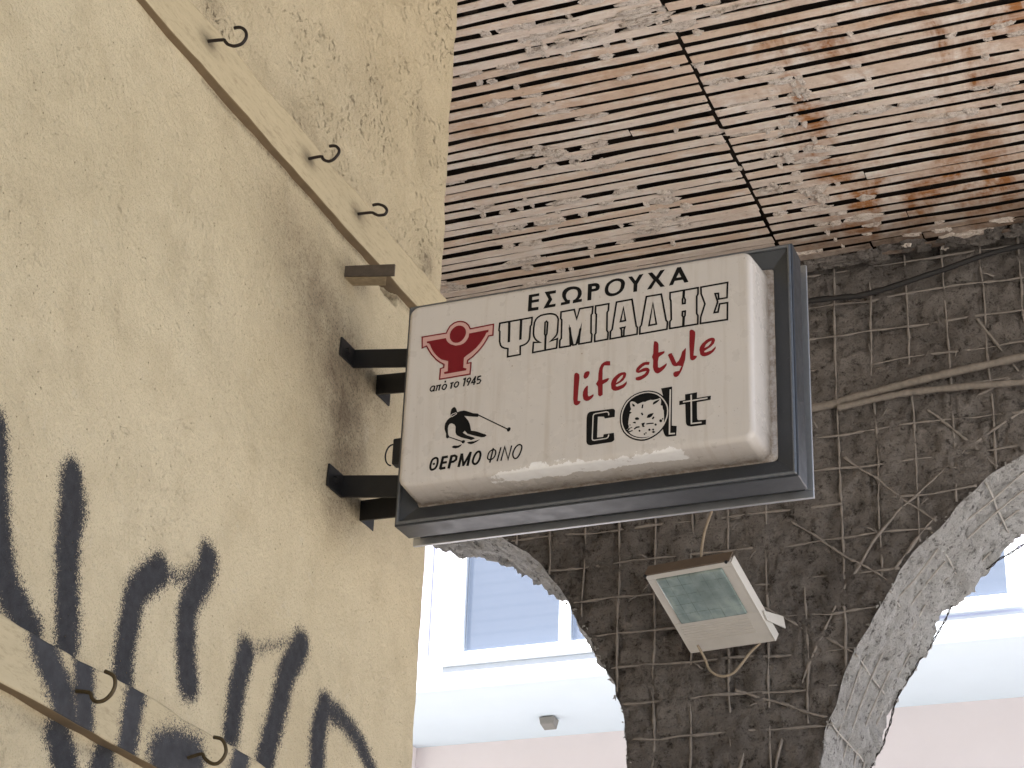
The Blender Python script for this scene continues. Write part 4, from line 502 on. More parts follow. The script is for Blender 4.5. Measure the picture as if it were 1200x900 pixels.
# ------------------------------------------------------------------ ground
def flat(name, x0, x1, y0, y1, z, mat):
    mb = MB()
    mb.add([(x0, y0, z), (x1, y0, z), (x1, y1, z), (x0, y1, z)], [(0, 1, 2, 3)])
    o = mb.build(name, mat)
    o['kind'] = 'structure'
    return o
flat('ground', -400, 400, -400, 400, 0.0, MAT['pave'])
MAT['kerbstone'] = mat_simple('grey_street_paving', (0.30, 0.32, 0.34), 0.9, 0, 0.2, 3, 0.3, 0.2)
flat('pavement', -60, 60, 7.86, 9.38, 0.004, MAT['kerbstone'])
flat('pavement', -60, 60, 11.42, 14.18, 0.004, MAT['kerbstone'])
flat('road', -400, 400, 9.4, 11.4, 0.004, MAT['asphalt'])

# ------------------------------------------------------------------ yellow stucco building
Y_END = 4.82
def stucco_building():
    b = thing('stucco_building', 'yellow stucco corner wall with dark spray paint strokes and sooty smudges', 'building')
    ys = np.concatenate([np.linspace(-16, 2.0, 7), np.arange(2.45, Y_END-0.014, 0.0085)])
    px = [(0.0, y) for y in ys]
    for k in range(1, 5):
        a = k/4*math.pi/2
        px.append((-0.014+0.014*math.cos(a), Y_END-0.014+0.014*math.sin(a)))
    for x in (-0.03, -0.06, -0.1, -0.2, -1, -9):
        px.append((x, Y_END))
    px += [(-9, -16), (0, -16)]
    zs = np.concatenate([[0, 1.2, 2.3], np.arange(2.55, 6.25, 0.0085), [6.5, 8, 9.4]])
    X = np.array([p[0] for p in px])[None, :].repeat(len(zs), 0)
    Y = np.array([p[1] for p in px])[None, :].repeat(len(zs), 0)
    Z = zs[:, None].repeat(len(px), 1)
    front = X > -0.02
    bulge = 0.006*fbm(Y*1.3, Z*1.3, 0.0, 3, 3) + 0.0022*fbm(Y*9, Z*9, 0.5, 9, 3)
    rough = np.clip((Z-4.58)/0.04, 0, 1)
    bulge = bulge + rough*0.006*fbm(Y*7, Z*7, 2.5, 21, 4)
    inside = (Y > 2.4) & (Z > 2.5) & (Z < 6.3) & front
    X = X + np.where(inside, bulge, 0)
    corner = (Y > Y_END-0.05) & (X > -0.25) & (Z > 2.5) & (Z < 6.3)
    Y = Y + np.where(corner, 0.007*fbm(Z*5, X*3, 1.0, 5, 4), 0)
    # spalled pocket under the rail where the sign meets the wall
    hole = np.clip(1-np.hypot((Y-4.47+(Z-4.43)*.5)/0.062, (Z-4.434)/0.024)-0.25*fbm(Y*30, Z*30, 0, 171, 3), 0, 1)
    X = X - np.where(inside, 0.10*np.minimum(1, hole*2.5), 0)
    P = np.stack([X, Y, Z], -1)
    me, used = grid_mesh('wall', P)
    paint = np.zeros_like(X)
    for pts, r, s in SPRAY_WALL:
        d = seg_dist(Y, Z, catmull(pts)) + 0.004*fbm(Y*30, Z*30, r*90, 151, 3)
        d = np.maximum(d, 0)
        paint = np.maximum(paint, s*1.16*np.exp(-(d/(r*1.62))**1.7))
    paint = np.where(inside, paint, 0)
    def blob(y, z, sy, sz, rot, a):
        c, s = math.cos(rot), math.sin(rot)
        u = (Y-y)*c+(Z-z)*s; v = -(Y-y)*s+(Z-z)*c
        return a*np.exp(-(u/sy)**2-(v/sz)**2)
    soot = blob(4.22, 4.02, 0.10, 0.19, 0.0, 0.75) + blob(4.33, 3.90, 0.09, 0.20, 0.0, 0.7) + blob(4.28, 3.72, 0.11, 0.12, 0, 0.55)
    soot += blob(4.08, 4.15, 0.19, 0.20, 0.0, 0.50) + blob(3.90, 4.28, 0.26, 0.13, -0.5, 0.36) + blob(4.45, 4.10, 0.10, 0.10, 0, 0.5)  # includes a broad slanting dark smear above the arms
    soot += blob(4.25, 4.37, 0.08, 0.04, 0, 0.6) + blob(3.4, 4.66, 0.07, 0.05, 0, 0.35) + blob(3.87, 4.64, 0.16, 0.045, -0.1, 0.3)
    soot += blob(4.70, 4.66, 0.05, 0.045, 0, 0.75) + blob(4.2, 4.95, 0.25, 0.14, 0.4, 0.14) + blob(4.62, 5.05, 0.07, 0.15, 0.4, 0.25)
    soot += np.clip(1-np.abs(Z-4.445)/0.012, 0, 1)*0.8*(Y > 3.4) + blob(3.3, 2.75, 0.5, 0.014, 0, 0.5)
    soot = np.where(inside, np.clip(soot, 0, 1)*(Y < Y_END+.01), 0)
    soot = np.maximum(soot, np.where(inside, np.minimum(1, hole*4), 0))  # same field darkens the pocket to stand for its shade
    attr(me, 'paint', paint.reshape(-1)[used])
    attr(me, 'soot', soot.reshape(-1)[used])  # soot, plus the dark smear and the pocket's painted shade
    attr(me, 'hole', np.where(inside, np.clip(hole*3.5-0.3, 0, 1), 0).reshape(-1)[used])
    attr(me, 'rough', rough.reshape(-1)[used])
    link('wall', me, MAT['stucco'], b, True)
    mb = MB()
    mb.add([(0, -16, 9.4), (0, Y_END, 9.4), (-9, Y_END, 9.4), (-9, -16, 9.4)], [(0, 1, 2, 3)])
    mb.build('roof', MAT['beige'], b)
stucco_building()

# ------------------------------------------------------------------ arcade wall with two arches
YA, YB = 7.23, 7.85
ARCHES = [(-1.785, 3.644, 1.5795), (2.305, 3.415, 1.812)]
def arch_r(ci, ang, yy):
    cx, cz, r = ARCHES[ci]
    return r + 0.016*fbm(ang*9, yy*4, ci*3.0, 31, 3)
def arcade():
    b = thing('arcade_building', 'sooty grey arcade wall with two rough plaster arches and wire mesh', 'arcade')
    xs = np.concatenate([np.arange(-5.0, -1.0, 0.12), np.arange(-1.0, 1.75, 0.009), np.arange(1.75, 6.0, 0.12)])
    zs = np.concatenate([np.arange(0, 3.2, 0.12), np.arange(3.2, 6.05, 0.009), [6.2, 7, 7.5]])
    X, Z = np.meshgrid(xs, zs)
    ins = np.zeros(X.shape, bool)
    Xs, Zs = X.copy(), Z.copy()
    for ci, (cx, cz, r) in enumerate(ARCHES):
        above = Z > cz
        ang = np.arctan2(Z-cz, X-cx)
        rad = np.hypot(X-cx, np.where(above, Z-cz, 0))
        rr = np.where(above, arch_r(ci, ang, 0.0), r+0.012*fbm(Z*6, 0, ci*2.0, 33, 3))
        i = rad < rr
        ins |= i
        k = rr/np.maximum(rad, 1e-6)
        Xs = np.where(i, cx+(X-cx)*k, Xs)
        Zs = np.where(i & above, cz+(Z-cz)*k, Zs)
    q = ins[:-1, :-1] & ins[1:, :-1] & ins[1:, 1:] & ins[:-1, 1:]
    relief = 0.012*fbm(X*2.2, Z*2.2, 0, 41, 3) + 0.016*fbm(X*13, Z*13, 1.0, 43, 5) + 0.016*np.clip(fbm(X*30, Z*26, 3.0, 47, 3)-0.2, 0, 2)
    # furrows where the render has shrunk back along the buried wires
    jx, jz = 0.012*fbm(X*4, Z*4, 0, 61, 3), 0.012*fbm(X*4, Z*4, 5, 62, 3)
    for c, j, o, p in ((X, jx, -0.589, 0.1535), (Z, jz, 4.703, 0.150)):
        dd = np.abs((c+j-o+p/2) % p - p/2)
        relief = relief + 0.016*np.clip(1-np.abs(dd-0.010)/0.009, 0, 1)*np.clip(0.3+1.2*fbm(X*5, Z*5, p*9, 63, 3), 0, 1)
    Yf = YA + relief
    me, used = grid_mesh('arch_wall', np.stack([Xs, Yf, Zs], -1)[:, ::-1], ~q[:, ::-1])
    link('arch_wall', me, MAT['wall'], b, True)
    me, used = grid_mesh('rear_wall', np.stack([Xs, np.full_like(Xs, YB), Zs], -1), ~q)
    link('rear_wall', me, MAT['soffit'], b, True)
    for ci, (cx, cz, r) in enumerate(ARCHES):
        S = [(cx+r, z) for z in np.arange(0, cz, 0.05)]
        for a in np.arange(0, math.pi+1e-6, 0.006):
            S.append((cx+r*math.cos(a), cz+r*math.sin(a)))
        S += [(cx-r, z) for z in np.arange(cz, -0.01, -0.05)]
        S = np.array(S)
        vy = np.linspace(YA-0.004, YB+0.004, 64)
        PX = S[:, 0][:, None].repeat(64, 1); PZ = S[:, 1][:, None].repeat(64, 1); PY = vy[None, :].repeat(len(S), 0)
        above = PZ > cz
        ang = np.arctan2(np.maximum(PZ-cz, 0), PX-cx)
        w = np.clip((PY-YA)/0.04, 0, 1)
        rr = arch_r(ci, ang, 0.0)
        d = rr - r
        d = d + w*(0.020*fbm(PX*8, PY*8, PZ*8, 51, 5) + 0.016*np.abs(fbm(PX*26, PY*20, PZ*26, 57, 4)) - 0.012)
        edge = np.clip((PY-(YB-0.08))/0.08, 0, 1)
        d = d - 0.016*edge*np.clip(0.4+fbm(PX*26, PZ*26, 0, 61, 4), 0, 1.5)
        PX2 = cx+(PX-cx)*(1+d/r); PZ2 = np.where(above, cz+(PZ-cz)*(1+d/r), PZ)
        me, used = grid_mesh('arch_soffit', np.stack([PX2, PY, PZ2], -1))
        link('arch_soffit', me, MAT['soffit'], b, True)
    # expanded wire mesh, half buried
    def outside(x, z, m=0.012):
        for cx, cz, r in ARCHES:
            if (z > cz and math.hypot(x-cx, z-cz) < r+m) or (z <= cz and abs(x-cx) < r+m):
                return False
        return True
    mb = MB()
    rng = random.Random(3)
    def run(pts, rad, yo=0.0, wob=0.008, gap=0.80):
        cur = []
        ph = rng.random()*50
        for i, (x, z) in enumerate(pts):
            x, z = x + wob*float(fbm(x*5+ph, z*5, 0.3, 71, 3)), z + wob*float(fbm(x*5, z*5+ph, 0.9, 72, 3))
            hide = float(vnoise(x*2.3+ph, z*2.3-ph, 0, 73)) > gap
            ok = outside(x, z) and z < 5.95 and -1.4 < x < 1.9 and z > 3.0 and not hide
            if ok:
                y = YA + 0.0005 + yo*0.5 + 0.012*float(fbm(x*2.2, z*2.2, 0, 41, 3)) + 0.006*float(vnoise(x*5, z*5, ph, 75))
                cur.append((x, y, z))
            if (not ok or i == len(pts)-1):
                if len(cur) > 2:
                    mb.tube(cur, [rad*max(0.45, 0.95+0.55*float(fbm(i*0.45, ph, 0, 77, 3))) for i in range(len(cur))], 6)
                cur = []
    lin = lambda a, b_, n: [(a[0]+(b_[0]-a[0])*i/n, a[1]+(b_[1]-a[1])*i/n) for i in range(n+1)]
    for k in range(-5, 18):
        x = -0.589 + 0.1535*k
        run(lin((x, 3.0), (x+0.012, 5.95), 200), 0.0050)
    for k in range(-10, 10):
        z = 4.703 + 0.150*k
        run(lin((-1.4, z+0.004), (1.9, z-0.004), 220), 0.0052)
    # second sheet of mesh bent round the right arch
    cx, cz, r = ARCHES[1]
    for k, rr in enumerate((0.035, 0.16, 0.31)):
        a0, a1 = 1.75+0.05*k, 3.35
        run([(cx+(r+rr)*math.cos(a), cz+(r+rr)*math.sin(a)) for a in np.linspace(a0, a1-0.03*k, 160)], 0.0054, -0.006, 0.013, (0.3, 0.48, 0.4)[k])
    for k in range(9):
        a = 1.84 + 0.165*k + rng.uniform(-0.015, 0.015)
        le = rng.uniform(0.36, 0.62)
        tw = rng.uniform(-0.05, 0.05)
        run([(cx+(r+s)*math.cos(a+tw*s), cz+(r+s)*math.sin(a+tw*s)) for s in np.linspace(0.015, le, 50)], 0.0056, -0.008, 0.012, 0.7)
    # stray broken ends
    for k in range(70):
        x, z = rng.uniform(-0.8, 1.6), rng.uniform(3.5, 5.8)
        a = rng.uniform(0, 2*math.pi); L = rng.uniform(0.02, 0.06)
        if outside(x, z, 0.05):
            y = YA + 0.012*float(fbm(x*2.2, z*2.2, 0, 41, 3))
            mb.tube([(x, y, z), (x+L*.5*math.cos(a), y-0.012, z+L*.5*math.sin(a)), (x+L*math.cos(a), y-0.02, z+L*math.sin(a)-0.008)], [0.004, 0.003, 0.0015], 5)
    o = mb.build('wire_mesh', MAT['wire'], b, True)
    # mesh showing in the plaster of the right soffit, and the twisted wires along the far edges
    mb = MB()
    for yy in (7.36, 7.50, 7.64, 7.77):
        pts = []
        for a in np.linspace(1.7, 3.4, 90):
            rr = r - 0.001 + 0.012*float(vnoise(a*9, yy*3, 1, 81))
            x, z = cx+rr*math.cos(a), cz+rr*math.sin(a)
            if a > math.pi: x, z = cx-rr, cz-(a-math.pi)*r
            pts.append((x, yy+0.012*float(vnoise(a*7, yy, 0, 82)), z))
        mb.tube(pts, 0.004, 6)
    for k in range(10):
        a = 1.75 + 0.155*k
        rr = r - 0.001
        pts = []
        for yy in np.linspace(YA, YB, 14):
            q = rr + 0.010*float(vnoise(a*9, yy*6, 1, 83))
            pts.append((cx+q*math.cos(a), yy, cz+q*math.sin(a)))
        mb.tube(pts, 0.0048, 6)
    mb.build('soffit_wire_mesh', MAT['wire_pale'], b, True)
    for ci, (a0, a1, off) in enumerate([(-0.28, 0.12, 0.018), (1.9, 3.5, 0.016)]):
        mb = MB()
        cx, cz, r = ARCHES[ci]
        for ph in (0, math.pi):
            pts = []
            for i, a in enumerate(np.linspace(a0, a1, 260)):
                rr = r - off - 0.020*float(fbm(a*9, 0, ci, 91, 3)) + 0.0030*math.cos(i*0.8+ph)
                yy = (YB if ci else YA+0.02) - 0.01 + 0.0030*math.sin(i*0.8+ph)
                if a < 0: x, z = cx+rr, cz+a*r
                elif a > math.pi: x, z = cx-rr, cz-(a-math.pi)*r
                else: x, z = cx+rr*math.cos(a), cz+rr*math.sin(a)
                pts.append((x, yy, z))
            mb.tube(pts, 0.0024, 5)
        mb.build('edge_wire', MAT['hook'], b, True)
    # crumbs and torn plaster strands along the arch edges
    mb = MB()
    for ci, a0, a1 in ((0, -0.1, 1.1), (1, 1.9, 3.2)):
        cx, cz, r = ARCHES[ci]
        for k in range(160):
            a = rng.uniform(a0, a1); back = rng.random() < 0.5
            rr = r - rng.uniform(-0.01, 0.008)
            y = (YB-0.02 if back else YA) + rng.uniform(-0.02, 0.01)
            x, z = (cx+rr*math.cos(a), cz+rr*math.sin(a)) if 0 <= a <= math.pi else (cx+(rr if ci == 0 else -rr), cz+(a if a < 0 else math.pi-a)*r)
            s = rng.uniform(0.002, 0.006)
            d = Vector((rng.uniform(-1, 1), rng.uniform(-1, .3), rng.uniform(-1, .4))).normalized()
            p = Vector((x, y, z))
            mb.tube([p-d*s, p+d*s*rng.uniform(.2, 1.2), p+d*s*2.2+Vector((0, 0, -s))], [s*.8, s*.7, s*.15], 5)
    mb.build('plaster_specks', MAT['soffit'], b, False)['kind'] = 'stuff'
    # storey above the arcade ceiling, stretched unseen past the camera to cut sky light
    mb = MB()
    mb.box((-5, YA+0.03, 7.1), (6, YB-0.03, 7.5))
    mb.box((0.02, -7.0, 6.03), (3.7, Y_END+0.02, 7.5)); mb.box((-5, Y_END+0.021, 6.03), (3.7, YA-0.03, 7.5))
    mb.build('storey_sky_block', MAT['beige'], b)
arcade()

# ------------------------------------------------------------------ slatted ceiling
ZC = 5.9
def ceiling():
    b = thing('slatted_ceiling', 'weathered timber slat ceiling with rust stains and plaster blobs between its slats', 'ceiling')
    mb = MB(); mb.box((0.03, -7.0, ZC+0.055), (3.7, Y_END, ZC+0.12)); mb.box((-4, Y_END+0.03, ZC+0.055), (3.7, YA-0.01, ZC+0.12)); mb.build('void_shade_sheet', MAT['void'], b)  # near-black sheet paints in the dark of the void above the slats
    mb = MB()
    for x in np.arange(-2.6, 3.6, 0.62):
        mb.box((x, 3.05 if x > 0 else Y_END+0.03, ZC+0.012), (x+0.05, YA-0.12, ZC+0.054))
    mb.build('joist', MAT['void'], b)
    rng = random.Random(11)
    rows = []
    def rust_at(x, y):
        s = 0.14 + 0.28*min(1, max(0, (x-0.5)/0.2))
        for cx, cy, sx, sy, k in ((0.84, 6.15, .11, .60, 1.3), (1.38, 5.95, .11, .40, 1.2), (1.15, 6.78, .55, .22, 1.1), (1.0, 5.72, .14, .16, 1.0), (1.62, 5.55, .16, .22, .9), (0.2, 5.6, .2, .1, .4), (-0.3, 5.75, .15, .12, .5)):
            s += k*math.exp(-((x-cx)/sx)**2-((y-cy)/sy)**2)
        return min(s, 1.25)
    for side, (xa, xb) in enumerate(((-2.6, None), (None, 3.4))):
        vs, fs, tone, rust, soot = [], [], [], [], []
        y = 3.1 + 0.02*side
        while y < 7.13:
            pitch = 0.0645*rng.uniform(0.94, 1.07)
            wd = pitch - rng.uniform(0.0205, 0.0262)
            if rng.random() < 0.04: wd = pitch + 0.008; pitch += 0.03
            seam = 0.56 - 0.034*(y-5.0)
            x0, x1 = (xa if y > Y_END+0.02 else 0.04, seam-0.002-abs(rng.gauss(0, 0.004))) if side == 0 else (seam+0.002+abs(rng.gauss(0, .004)), xb)
            # break some laths into lengths that do not line up
            cuts = [x0]
            while rng.random() < 0.22 and len(cuts) < 3:
                cuts.append(rng.uniform(x0+0.3, x1-0.3))
            cuts = sorted(cuts)+[x1]
            ph = rng.random()*100
            for ca, cb in zip(cuts[:-1], cuts[1:]):
                if cb-ca < 0.08: continue
                g = rng.uniform(0.0, 0.004)
                n = max(3, int((cb-ca)/0.022))
                xx = np.linspace(ca+g, cb-g, n+1)
                dy = rng.uniform(-0.0025, 0.0025)
                tilt = rng.uniform(-0.003, 0.003)
                zz = rng.uniform(-0.006, 0.003)
                ya = y + dy + tilt*(xx-ca) + 0.0028*fbm(xx*5, ph, 0, 101, 4)
                yb = y + wd + dy + tilt*(xx-ca) + 0.0028*fbm(xx*5, ph+9, 0, 103, 4)
                zb = ZC + zz + 0.003*fbm(xx*3, ph, 4, 105, 3)
                th = 0.006
                k = len(vs)
                for i in range(n+1):
                    vs += [(xx[i], ya[i], zb[i]), (xx[i], yb[i], zb[i]), (xx[i], yb[i], zb[i]+th), (xx[i], ya[i], zb[i]+th)]
                for i in range(n):
                    o = k+4*i
                    for j in range(4):
                        fs.append((o+j, o+4+j, o+4+(j+1) % 4, o+(j+1) % 4))
                fs.append((k, k+1, k+2, k+3)); o = k+4*n; fs.append((o+3, o+2, o+1, o))
                tn = rng.random()**2.2*0.9
                tone += [tn]*(4*(n+1))
                for x in xx:
                    rust += [rust_at(x, y)]*4
                    soot += [float(np.clip((y-6.68)/0.36, 0, 1)*np.clip(0.6+(x-0.3), 0.25, 1.0))]*4
            rows.append((y+wd, pitch-wd, x0, x1))
            y += pitch
        me = bpy.data.meshes.new('slats'); me.from_pydata(vs, [], fs); me.update()
        attr(me, 'tone', tone); attr(me, 'rustable', rust); attr(me, 'sooty', soot)
        ob = link('slats', me, MAT['lath'], b)
        m = ob.modifiers.new('bevel', 'BEVEL'); m.width = 0.0025; m.segments = 1; m.limit_method = 'ANGLE'
    # plaster squeezed through the gaps: irregular clots, clustered
    bm = bmesh.new()
    base = bmesh.new(); bmesh.ops.create_icosphere(base, subdivisions=3, radius=1.0)
    bv = np.array([v.co for v in base.verts]); bf = [[v.index for v in f.verts] for f in base.faces]
    mb = MB()
    def clot(x, y, z, sx, sy, sz):
        s = rng.randrange(9999)
        k = 1 + 0.62*fbm(bv[:, 0]*2.1+s, bv[:, 1]*2.1, bv[:, 2]*2.1, 111, 4)
        P = bv*k[:, None]
        P = np.sign(P)*np.abs(P)**0.8
        c, sn = math.cos(rng.uniform(-.12, .12)), math.sin(rng.uniform(-.12, .12))
        X, Y = P[:, 0]*sx, P[:, 1]*sy
        mb.add(np.stack([x+X*c-Y*sn, y+X*sn+Y*c, z+P[:, 2]*sz], -1).tolist(), bf)
    for gy, gw, x0, x1 in rows:
        x = x0
        while x < x1:
            x += rng.expovariate(1/0.07)
            if x > x1: break
            dens = float(fbm(x*2.4, gy*3.1, 0, 121, 3)) + 0.25*math.exp(-((x-0.75)/0.2)**2) + 0.15
            if dens < 0.30 or abs(gw) < 0.001: continue
            if rng.random() < 0.10+dens*0.45:
                big = rng.random() < 0.30
                L = rng.uniform(0.02, 0.075) if big else rng.uniform(0.006, 0.026)
                clot(x, gy+gw/2+rng.uniform(-.006, .006), ZC+rng.uniform(-0.003, 0.006), L, max(gw, .012)*rng.uniform(.55, 0.95), rng.uniform(0.004, 0.010))
    # wider flush smears that bridge several slats
    for x, y, sx, sy in ((0.28, 5.27, .20, .03), (0.40, 5.33, .17, .028), (0.13, 5.36, .10, .035), (0.85, 5.36, .30, .016), (1.25, 5.36, .28, .014),
                         (-0.05, 6.02, .13, .045), (-0.12, 6.09, .10, .04), (0.02, 6.13, .08, .035), (-0.18, 5.98, .09, .025),
                         (0.78, 6.10, .05, .05), (0.86, 5.9, .045, .05), (0.70, 6.30, .06, .05), (0.62, 6.5, .07, .03), (0.1, 6.62, .12, .03), (1.55, 6.12, .10, .035), (0.75, 6.62, .05, .05)):
        for k in range(11):
            clot(x+rng.gauss(0, sx*.5), y+rng.gauss(0, sy*.55), ZC-0.001+rng.uniform(-.004, .004), sx*rng.uniform(.10, .38), sy*rng.uniform(.15, .5), rng.uniform(0.003, 0.010))
    mb.build('plaster_residue', MAT['plaster'], b, False)
    # crumbling edge over the arch wall
    mb = MB()
    for k in range(150):
        clot(rng.uniform(-1.6, 2.4), 7.12+rng.gauss(0, .03), ZC+rng.uniform(-0.012, 0.012), rng.uniform(.015, .07), rng.uniform(.008, .03), rng.uniform(.006, .02))
    mb.build('broken_edge', MAT['wall'], b)
ceiling()

# ------------------------------------------------------------------ lightbox sign
def rrect(x0, x1, z0, z1, r, n=6):
    out = []
    for cx, cz, a0 in ((x1-r, z0+r, -90), (x1-r, z1-r, 0), (x0+r, z1-r, 90), (x0+r, z0+r, 180)):
        for i in range(n+1):
            a = math.radians(a0+90*i/n)
            out.append((cx+r*math.cos(a), cz+r*math.sin(a)))
    return out
FX0, FX1, FZ0, FZ1 = 0.193, 1.241, 3.583, 4.219
YF = 4.12
def loft(rings, closed_end=True):
    mb = MB(); n = len(rings[0])
    vs = [p for r in rings for p in r]
    fs = []
    for i in range(len(rings)-1):
        for k in range(n):
            fs.append((i*n+k, i*n+(k+1) % n, (i+1)*n+(k+1) % n, (i+1)*n+k))
    mb.add(vs, fs)
    return mb
def curve_mesh(polys, yoff, th=0.0003):
    """flat vinyl cut from loops (even-odd), in face millimetres, front at face - yoff"""
    cu = bpy.data.curves.new('c', 'CURVE'); cu.dimensions = '2D'; cu.fill_mode = 'BOTH'; cu.extrude = th
    for loop in polys:
        sp = cu.splines.new('POLY'); sp.points.add(len(loop)-1)
        for p, (u, v) in zip(sp.points, loop):
            p.co = (u/1000, v/1000, 0, 1)
        sp.use_cyclic_u = True
    ob = bpy.data.objects.new('c', cu); COL.objects.link(ob)
    dg = bpy.context.evaluated_depsgraph_get()
    me = bpy.data.meshes.new_from_object(ob.evaluated_get(dg))
    bpy.data.objects.remove(ob)
    mb = MB()
    mb.add([(0.25+v.co.x, YF-yoff-v.co.z, 3.63+v.co.y) for v in me.vertices], [tuple(p.vertices) for p in me.polygons])
    bpy.data.meshes.remove(me)
    return mb
def ribbon(pts, w, closed, yoff):
    P = [np.array(p) for p in pts]; n = len(P); h = w/2
    L, R = [], []
    for i in range(n):
        a = P[i-1] if (closed or i > 0) else None
        c = P[(i+1) % n] if (closed or i < n-1) else None
        d1 = (P[i]-a)/max(1e-9, np.linalg.norm(P[i]-a)) if a is not None else None
        d2 = (c-P[i])/max(1e-9, np.linalg.norm(c-P[i])) if c is not None else None
        if d1 is None: d1 = d2
        if d2 is None: d2 = d1
        n1 = np.array([-d1[1], d1[0]]); n2 = np.array([-d2[1], d2[0]])
        m = n1+n2; lm = np.linalg.norm(m)
        m = n1 if lm < 1e-6 else m/lm
        k = h/max(0.42, float(m@n1))
        L.append(P[i]+m*k); R.append(P[i]-m*k)
    vs = []
    for y in (YF-yoff-0.0003, YF-yoff+0.0003):
        vs += [(0.25+p[0]/1000, y, 3.63+p[1]/1000) for p in L+R]
    fs = []; m2 = 2*n
    for i in range(n if closed else n-1):
        j = (i+1) % n
        fs.append((i, n+i, n+j, j)); fs.append((m2+i, m2+j, m2+n+j, m2+n+i))
        fs.append((i, j, m2+j, m2+i)); fs.append((n+i, m2+n+i, m2+n+j, n+j))
    mb = MB(); mb.add(vs, fs)
    return mb
def merge(name, mbs, mat, parent):
    mb = MB()
    for m in mbs: mb.add(m.v, m.f)
    return mb.build(name, mat, parent)

def sign():
    s = thing('lightbox_sign', 'white lightbox shop sign in dark frame projecting from stucco wall, Greek lettering', 'sign')
    # frame: outer shells, front bevel, groove and bright rear rim
    prof = [(0.058, 4.246), (0.052, 4.240), (0.006, 4.222), (0.002, 4.2215), (0.0, 4.224), (0.001, 4.304), (0.004, 4.306), (0.016, 4.306), (0.016, 4.343), (0.05, 4.343)]
    rings = []
    for d, y in prof:
        rings.append([(x, y, z) for x, z in rrect(FX0+d, FX1-d, FZ0+d, FZ1-d, 0.002, 1)])
    mb = loft(rings)
    mb.build('frame', MAT['frame'], s)
    mb = MB()
    ringpts = []
    for d, y in [(0.0085+0.0045*math.cos(t), 4.2205+0.0045*math.sin(t)) for t in np.linspace(0, 2*math.pi, 9)]:
        ringpts.append([(x, y, z) for x, z in rrect(FX0+d, FX1-d, FZ0+d, FZ1-d, 0.002, 1)])
    loft(ringpts).build('added_edge_bead', MAT['highlight_bead'], s)  # added bead, its lighter metal paints in the ridge highlight
    mb = MB()
    for x0, x1, z0, z1 in ((FX0-.004, FX1+.004, FZ0-.004, FZ0+.016), (FX0-.004, FX1+.004, FZ1-.016, FZ1+.004), (FX0-.004, FX0+.016, FZ0+.0162, FZ1-.0162), (FX1-.016, FX1+.004, FZ0+.0162, FZ1-.0162)):
        mb.box((x0, 4.344, z0), (x1, 4.354, z1))
    mb.build('rear_rim', MAT['rim'], s, False, 0.001)
    mb = MB(); mb.box((FX0+.0165, 4.345, FZ0+.0165), (FX1-.0165, 4.353, FZ1-.0165)); mb.build('back_panel', MAT['rim'], s)
    # vacuum-formed acrylic face
    A = (0.236, 1.192, 3.635, 4.170); F = (0.2470, 1.1560, 3.6480, 4.1520)
    rings = []; N = 10
    rings.append([(x, 4.243, z) for x, z in rrect(*A, 0.026, N)])
    A = (A[0]+.004, A[1]-.019, A[2]+.003, A[3]-.010)
    steps = [(0.0, 4.240, 0.0), (0.10, 4.232, 0.0), (0.22, 4.215, 0.0), (0.40, 4.19, 0), (0.60, 4.165, 0)]
    R0 = 0.026
    base = []
    for t, y, _ in steps:
        q = [a+(f-a)*t*0.6 for a, f in zip(A, F)]
        rings.append([(x, y, z) for x, z in rrect(q[0], q[1], q[2], q[3], R0, N)])
    q = [a+(f-a)*0.5 for a, f in zip(A, F)]
    rr = 0.015
    for i in range(1, 9):
        a = math.pi/2*i/8
        ins = rr*(1-math.cos(a)); y = YF+rr*(1-math.sin(a))
        rings.append([(x, y, z) for x, z in rrect(q[0]+ins, q[1]-ins, q[2]+ins, q[3]-ins, max(0.004, R0-ins*0.9), N)])
    mb = loft(rings)
    n = len(rings[0]); k = (len(rings)-1)*n
    mb.f.append(tuple(range(k, k+n)))
    me = mb.mesh('acrylic_face')
    # finer mesh for the dirt and patch fields
    bm = bmesh.new(); bm.from_mesh(me)
    cap = max(bm.faces, key=lambda f: len(f.verts))
    long_e = [e for e in bm.edges if e.calc_length() > 0.2]
    bmesh.ops.subdivide_edges(bm, edges=long_e, cuts=60, use_grid_fill=True)
    bmesh.ops.recalc_face_normals(bm, faces=bm.faces)
    bm.to_mesh(me); bm.free(); me.update()
    co = np.array([v.co for v in me.vertices])
    X, Y, Z = co.T
    dirt = 1.0*np.clip((Y-4.205)/0.035, 0, 1) + 0.25*np.clip((Y-4.14)/0.06, 0, 1)*(Z < 3.7)
    attr(me, 'dirt', np.clip(dirt, 0, 1))
    low = (Z < 3.700) & (Y < 4.205)
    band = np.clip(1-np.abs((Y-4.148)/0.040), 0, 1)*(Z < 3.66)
    pale_amt = band*np.clip(np.minimum((X-0.40)/0.12, (1.06-X)/0.10), 0, 1)*1.25
    attr(me, 'pale_patch', pale_amt)
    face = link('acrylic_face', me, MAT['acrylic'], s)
    for p in me.polygons:
        p.use_smooth = len(p.vertices) <= 4
    # lettering and marks
    merge('lettering', [curve_mesh(g, 0.0006) for g in ART['title']], MAT['black'], face)
    merge('lettering', [ribbon(p, w*1.15, c, 0.0006+0.00001*(i % 7)) for i, (p, w, c) in enumerate(ART['outline'])], MAT['black'], face)
    merge('lettering', [curve_mesh(g, 0.0006) for g in ART['script']], MAT['red'], face)
    merge('lettering', [ribbon(p, w*1.12, c, 0.0006+0.00002*i) for i, (p, w, c) in enumerate(ART['thermo'])], MAT['black'], face)
    merge('lettering', [ribbon(p, w*1.25, c, 0.0006+0.00002*i) for i, (p, w, c) in enumerate(ART['since'])], MAT['black'], face)
    E_ = ART['emblem']
